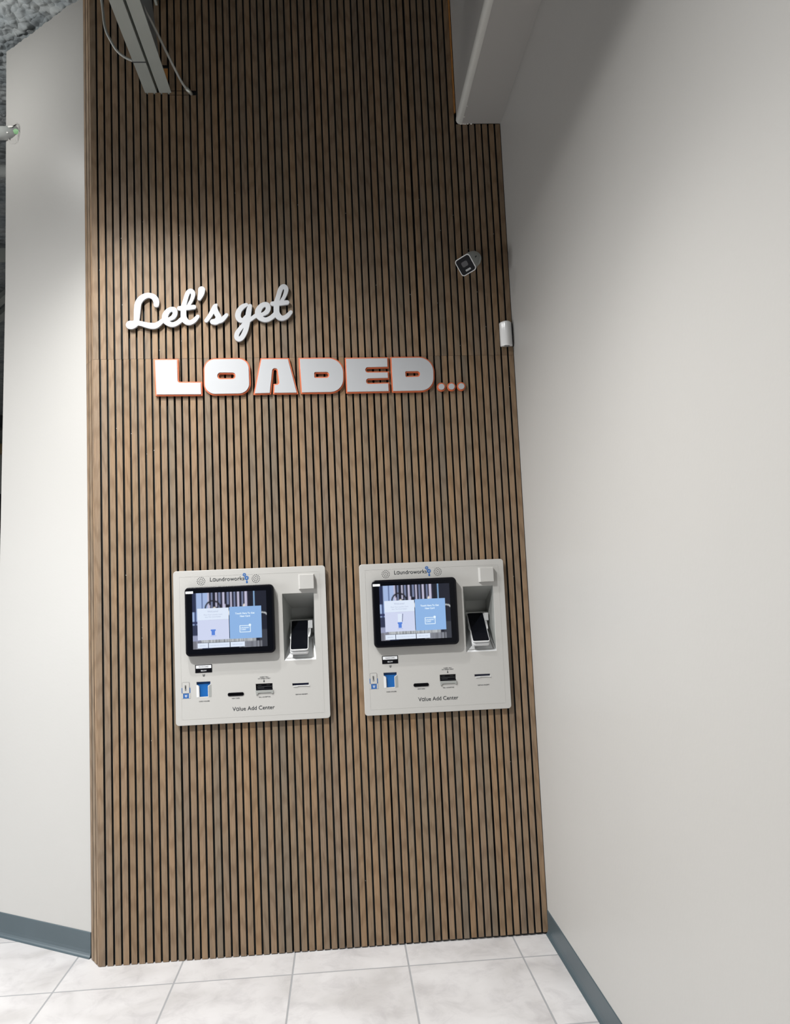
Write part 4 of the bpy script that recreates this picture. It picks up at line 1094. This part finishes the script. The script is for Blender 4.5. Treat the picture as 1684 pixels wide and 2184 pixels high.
    flat('holder_cheek', [fillet([(0.1432, 0.1092), (0.1318, 0.1092), (0.1318, 0.1490, 0.004), (0.1360, 0.1560, 0.004), (0.1432, 0.1575)], 4)], KIOSK_IN, K, y=-PT - 0.0001)
    kt('CARD HOLDER', 0.0058, 0.0925, 0.1352, 0.0905, INK_GREY)
    # new card slot
    flat('new_card_slot', [rrect(0.2086, 0.2738, 0.1070, 0.1210, 0.0068), rrect(0.2120, 0.2704, 0.1112, 0.1168, 0.0026)], BLACK, K, y=-PT + 0.0006, t=0.0022)
    bm = bmesh.new(); box(bm, 0.207, 0.2755, -PT + 0.0065, -PT + 0.012, 0.105, 0.123); obj('slot_back', bm, BLACK, K)
    kt('NEW CARD', 0.0058, 0.2245, 0.2560, 0.0958, INK_GREY)
    # bill acceptor with its pale lip
    kt('INSERT BILL', 0.0052, 0.3395, 0.3745, 0.1760, INK_GREY)
    kt('ON GREEN LIGHT', 0.0052, 0.3315, 0.3820, 0.1700, INK_GREY)
    flat('arrow_mark', [[(0.3553, 0.1670), (0.3577, 0.1670), (0.3577, 0.1610), (0.3600, 0.1610), (0.3565, 0.1560), (0.3530, 0.1610), (0.3553, 0.1610)]], INK, K)
    Bc = bpy.data.objects.new('bill_acceptor', None); C.objects.link(Bc); Bc.parent = K
    bm = bmesh.new(); box(bm, 0.319, 0.394, -PT + 0.0065, 0.0, 0.119, 0.1545); obj('acceptor_cavity', bm, BLACK, Bc)
    bm = bmesh.new()
    for z_, x0, x1 in ((0.1440, 0.3300, 0.3450), (0.1440, 0.3660, 0.3800), (0.1375, 0.3270, 0.3880), (0.1325, 0.3300, 0.3560)):
        box(bm, x0, x1, -PT + 0.0035, -PT + 0.0068, z_, z_ + 0.0011)
    obj('acceptor_fins', bm, INK_GREY, Bc)
    bm = bmesh.new(); box(bm, 0.3235, 0.3905, -PT - 0.001, -PT + 0.0064, 0.1245, 0.1315); bevel(bm, 0.001); obj('acceptor_bar', bm, BLACK, Bc)
    lip = fillet([(0.3215, 0.1235), (0.3920, 0.1235), (0.3935, 0.1120, 0.002), (0.3880, 0.1105, 0.002), (0.3835, 0.1150, 0.003), (0.3320, 0.1150, 0.003), (0.3275, 0.1070, 0.002), (0.3240, 0.1085, 0.002)], 4)
    link('acceptor_lip', prism_mesh('acceptor_lip', [lip], -PT - 0.0035, -PT + 0.0002, 0.001), KIOSK_IN, Bc)
    kt('BILL ACCEPTOR', 0.0058, 0.3340, 0.3805, 0.0955, INK_GREY)
    # receipt slot
    bm = bmesh.new(); box(bm, 0.4675, 0.5415, -PT + 0.0062, 0.0, 0.133, 0.149); obj('receipt_slot', bm, NAVY, K)
    link('receipt_lip', prism_mesh('receipt_lip', [[(0.4735, 0.1358), (0.5390, 0.1358), (0.5425, 0.1325), (0.5260, 0.1345), (0.4960, 0.1345), (0.4920, 0.1325), (0.4765, 0.1325)]], -PT - 0.0025, -PT + 0.0002), WPLAST, K)
    kt('OBTAIN RECEIPT', 0.0058, 0.4820, 0.5320, 0.0985, INK_GREY)
    link('printed_text', fit_text('printed_text', 'V\u0251lue Add Center', 0.0225, 0.2262, 0.3962, 0.0475, -PT - 0.0003, ext=0.0003), INK, K)
    return K

build_kiosk(0.3232, 0.9175, 'white wall payment kiosk with touch screen, left of the two under the sign')
build_kiosk(1.0873, 0.9175, 'white wall payment kiosk nearer the corner, screen showing an upright card', sx=0.9775, second=True)

# ------------------------------------------------------------------ security camera
cx, cz = 1.640, 2.858
SC = empty('security_camera', (cx, 0, cz), 'white bullet security camera with square black lens face on dark slats', 'security camera')
bm = bmesh.new(); tube(bm, [(0.004, -0.0002, 0), (0.004, -0.016, 0), (0.002, -0.024, -0.001)], lambda i: (0.033, 0.032, 0.026)[i], 40)
obj('mount_base', bm, CAMW, SC, smooth=False)
ax = Vector((-0.070, -0.108, -0.094)).normalized()
upv = Vector((-0.26, 0, 0.96)); upv = (upv - ax * upv.dot(ax)).normalized()
rt = upv.cross(ax).normalized()
if rt.x < 0: rt = -rt
def ring(bm, s, w, h, r, n=7):
    c = Vector((0.0, -0.018, 0.0)) + ax * s
    lp = fillet([(-w / 2, -h / 2, r), (w / 2, -h / 2, r), (w / 2, h / 2, r), (-w / 2, h / 2, r)], n)
    return [bm.verts.new(c + rt * p[0] + upv * p[1]) for p in lp]
def loft(bm, secs, cap0=True, cap1=True):
    rs = [ring(bm, *s) for s in secs]
    for a, b in zip(rs, rs[1:]):
        for k in range(len(a)): bm.faces.new((a[k], a[(k + 1) % len(a)], b[(k + 1) % len(a)], b[k]))
    if cap0: bm.faces.new(list(reversed(rs[0])))
    if cap1: bm.faces.new(rs[-1])
    bmesh.ops.recalc_face_normals(bm, faces=bm.faces)
bm = bmesh.new(); loft(bm, [(0.000, 0.058, 0.058, 0.026), (0.030, 0.066, 0.066, 0.026), (0.075, 0.068, 0.070, 0.022)])
obj('rear_housing', bm, CAMW, SC, smooth=False)
bm = bmesh.new(); loft(bm, [(0.0755, 0.070, 0.072, 0.018), (0.110, 0.070, 0.072, 0.014), (0.114, 0.072, 0.074, 0.013)])
obj('front_housing', bm, CAMW, SC)
bm = bmesh.new(); loft(bm, [(0.1135, 0.073, 0.075, 0.013), (0.1165, 0.073, 0.075, 0.013)])
obj('bezel', bm, WPLAST, SC)
bm = bmesh.new(); loft(bm, [(0.116, 0.066, 0.068, 0.010), (0.1174, 0.066, 0.068, 0.010)])
lens_o = obj('lens_window', bm, BLACKG, SC)
def disc_on(bm, s, du, dv, w, h, r):
    c = Vector((0.0, -0.018, 0.0)) + ax * s + rt * du + upv * dv
    lp = fillet([(-w / 2, -h / 2, r), (w / 2, -h / 2, r), (w / 2, h / 2, r), (-w / 2, h / 2, r)], 4)
    a = [bm.verts.new(c + rt * p[0] + upv * p[1]) for p in lp]; b = [bm.verts.new(c + ax * 0.0008 + rt * p[0] + upv * p[1]) for p in lp]
    for k in range(len(a)): bm.faces.new((a[k], a[(k + 1) % len(a)], b[(k + 1) % len(a)], b[k]))
    bm.faces.new(b); bmesh.ops.recalc_face_normals(bm, faces=bm.faces)
bm = bmesh.new(); disc_on(bm, 0.1172, 0, 0.006, 0.028, 0.022, 0.006); obj('lens', bm, simple('lens_dark', (0.03, 0.03, 0.035), rough=0.2), SC)
bm = bmesh.new(); disc_on(bm, 0.1172, 0.002, -0.021, 0.026, 0.008, 0.0035); obj('light_strip', bm, simple('pale_led_strip', (0.30, 0.31, 0.32), rough=0.3), SC)
bm = bmesh.new()
for sgn in (1, -1):
    c = Vector((0, -0.018, 0)) + ax * 0.055 + rt * (sgn * 0.0342) + upv * 0.004
    v, _ = box(bm, -0.001, 0.001, -0.010, 0.010, -0.0025, 0.0025)
    for q in v: q.co = c + rt * q.co.x + ax * q.co.y + upv * q.co.z
obj('side_slot', bm, DARKM, SC)

# ------------------------------------------------------------------ white half-round sensor in the corner
SN = empty('wall_sensor', (1.768, 0, 2.461), 'glossy white half-round sensor in the corner below the security camera', 'sensor')
bm = bmesh.new()
hw, dp, hh = 0.0275, 0.032, 0.108
lp = [(hw, -0.004), (-hw, -0.004)] + [(-hw + 2 * hw * k / 20, -0.004 - (dp - 0.004) * math.sin(PI * k / 20) ** 0.62) for k in range(1, 20)]
secs = []
for z, s in ((0.0, 0.90), (0.003, 0.985), (0.006, 1.0), (hh - 0.006, 1.0), (hh - 0.003, 0.985), (hh, 0.90)):
    secs.append([bm.verts.new((x * s, -0.004 + (y + 0.004) * s, z)) for x, y in lp])
for a, b in zip(secs, secs[1:]):
    for k in range(len(a)): bm.faces.new((a[k], a[(k + 1) % len(a)], b[(k + 1) % len(a)], b[k]))
bm.faces.new(list(reversed(secs[0]))); bm.faces.new(secs[-1])
bmesh.ops.recalc_face_normals(bm, faces=bm.faces)
o = obj('housing', bm, SENSW, SN, smooth=True)
bm = bmesh.new(); box(bm, hw - 0.008, hw + 0.0032, -0.0040, -0.0002, 0.001, hh - 0.001); obj('back_plate', bm, DARKM, SN)
bm = bmesh.new(); box(bm, -0.013, 0.010, -0.021, -0.014, -0.0009, 0.0001); obj('base_marking', bm, INK, SN)
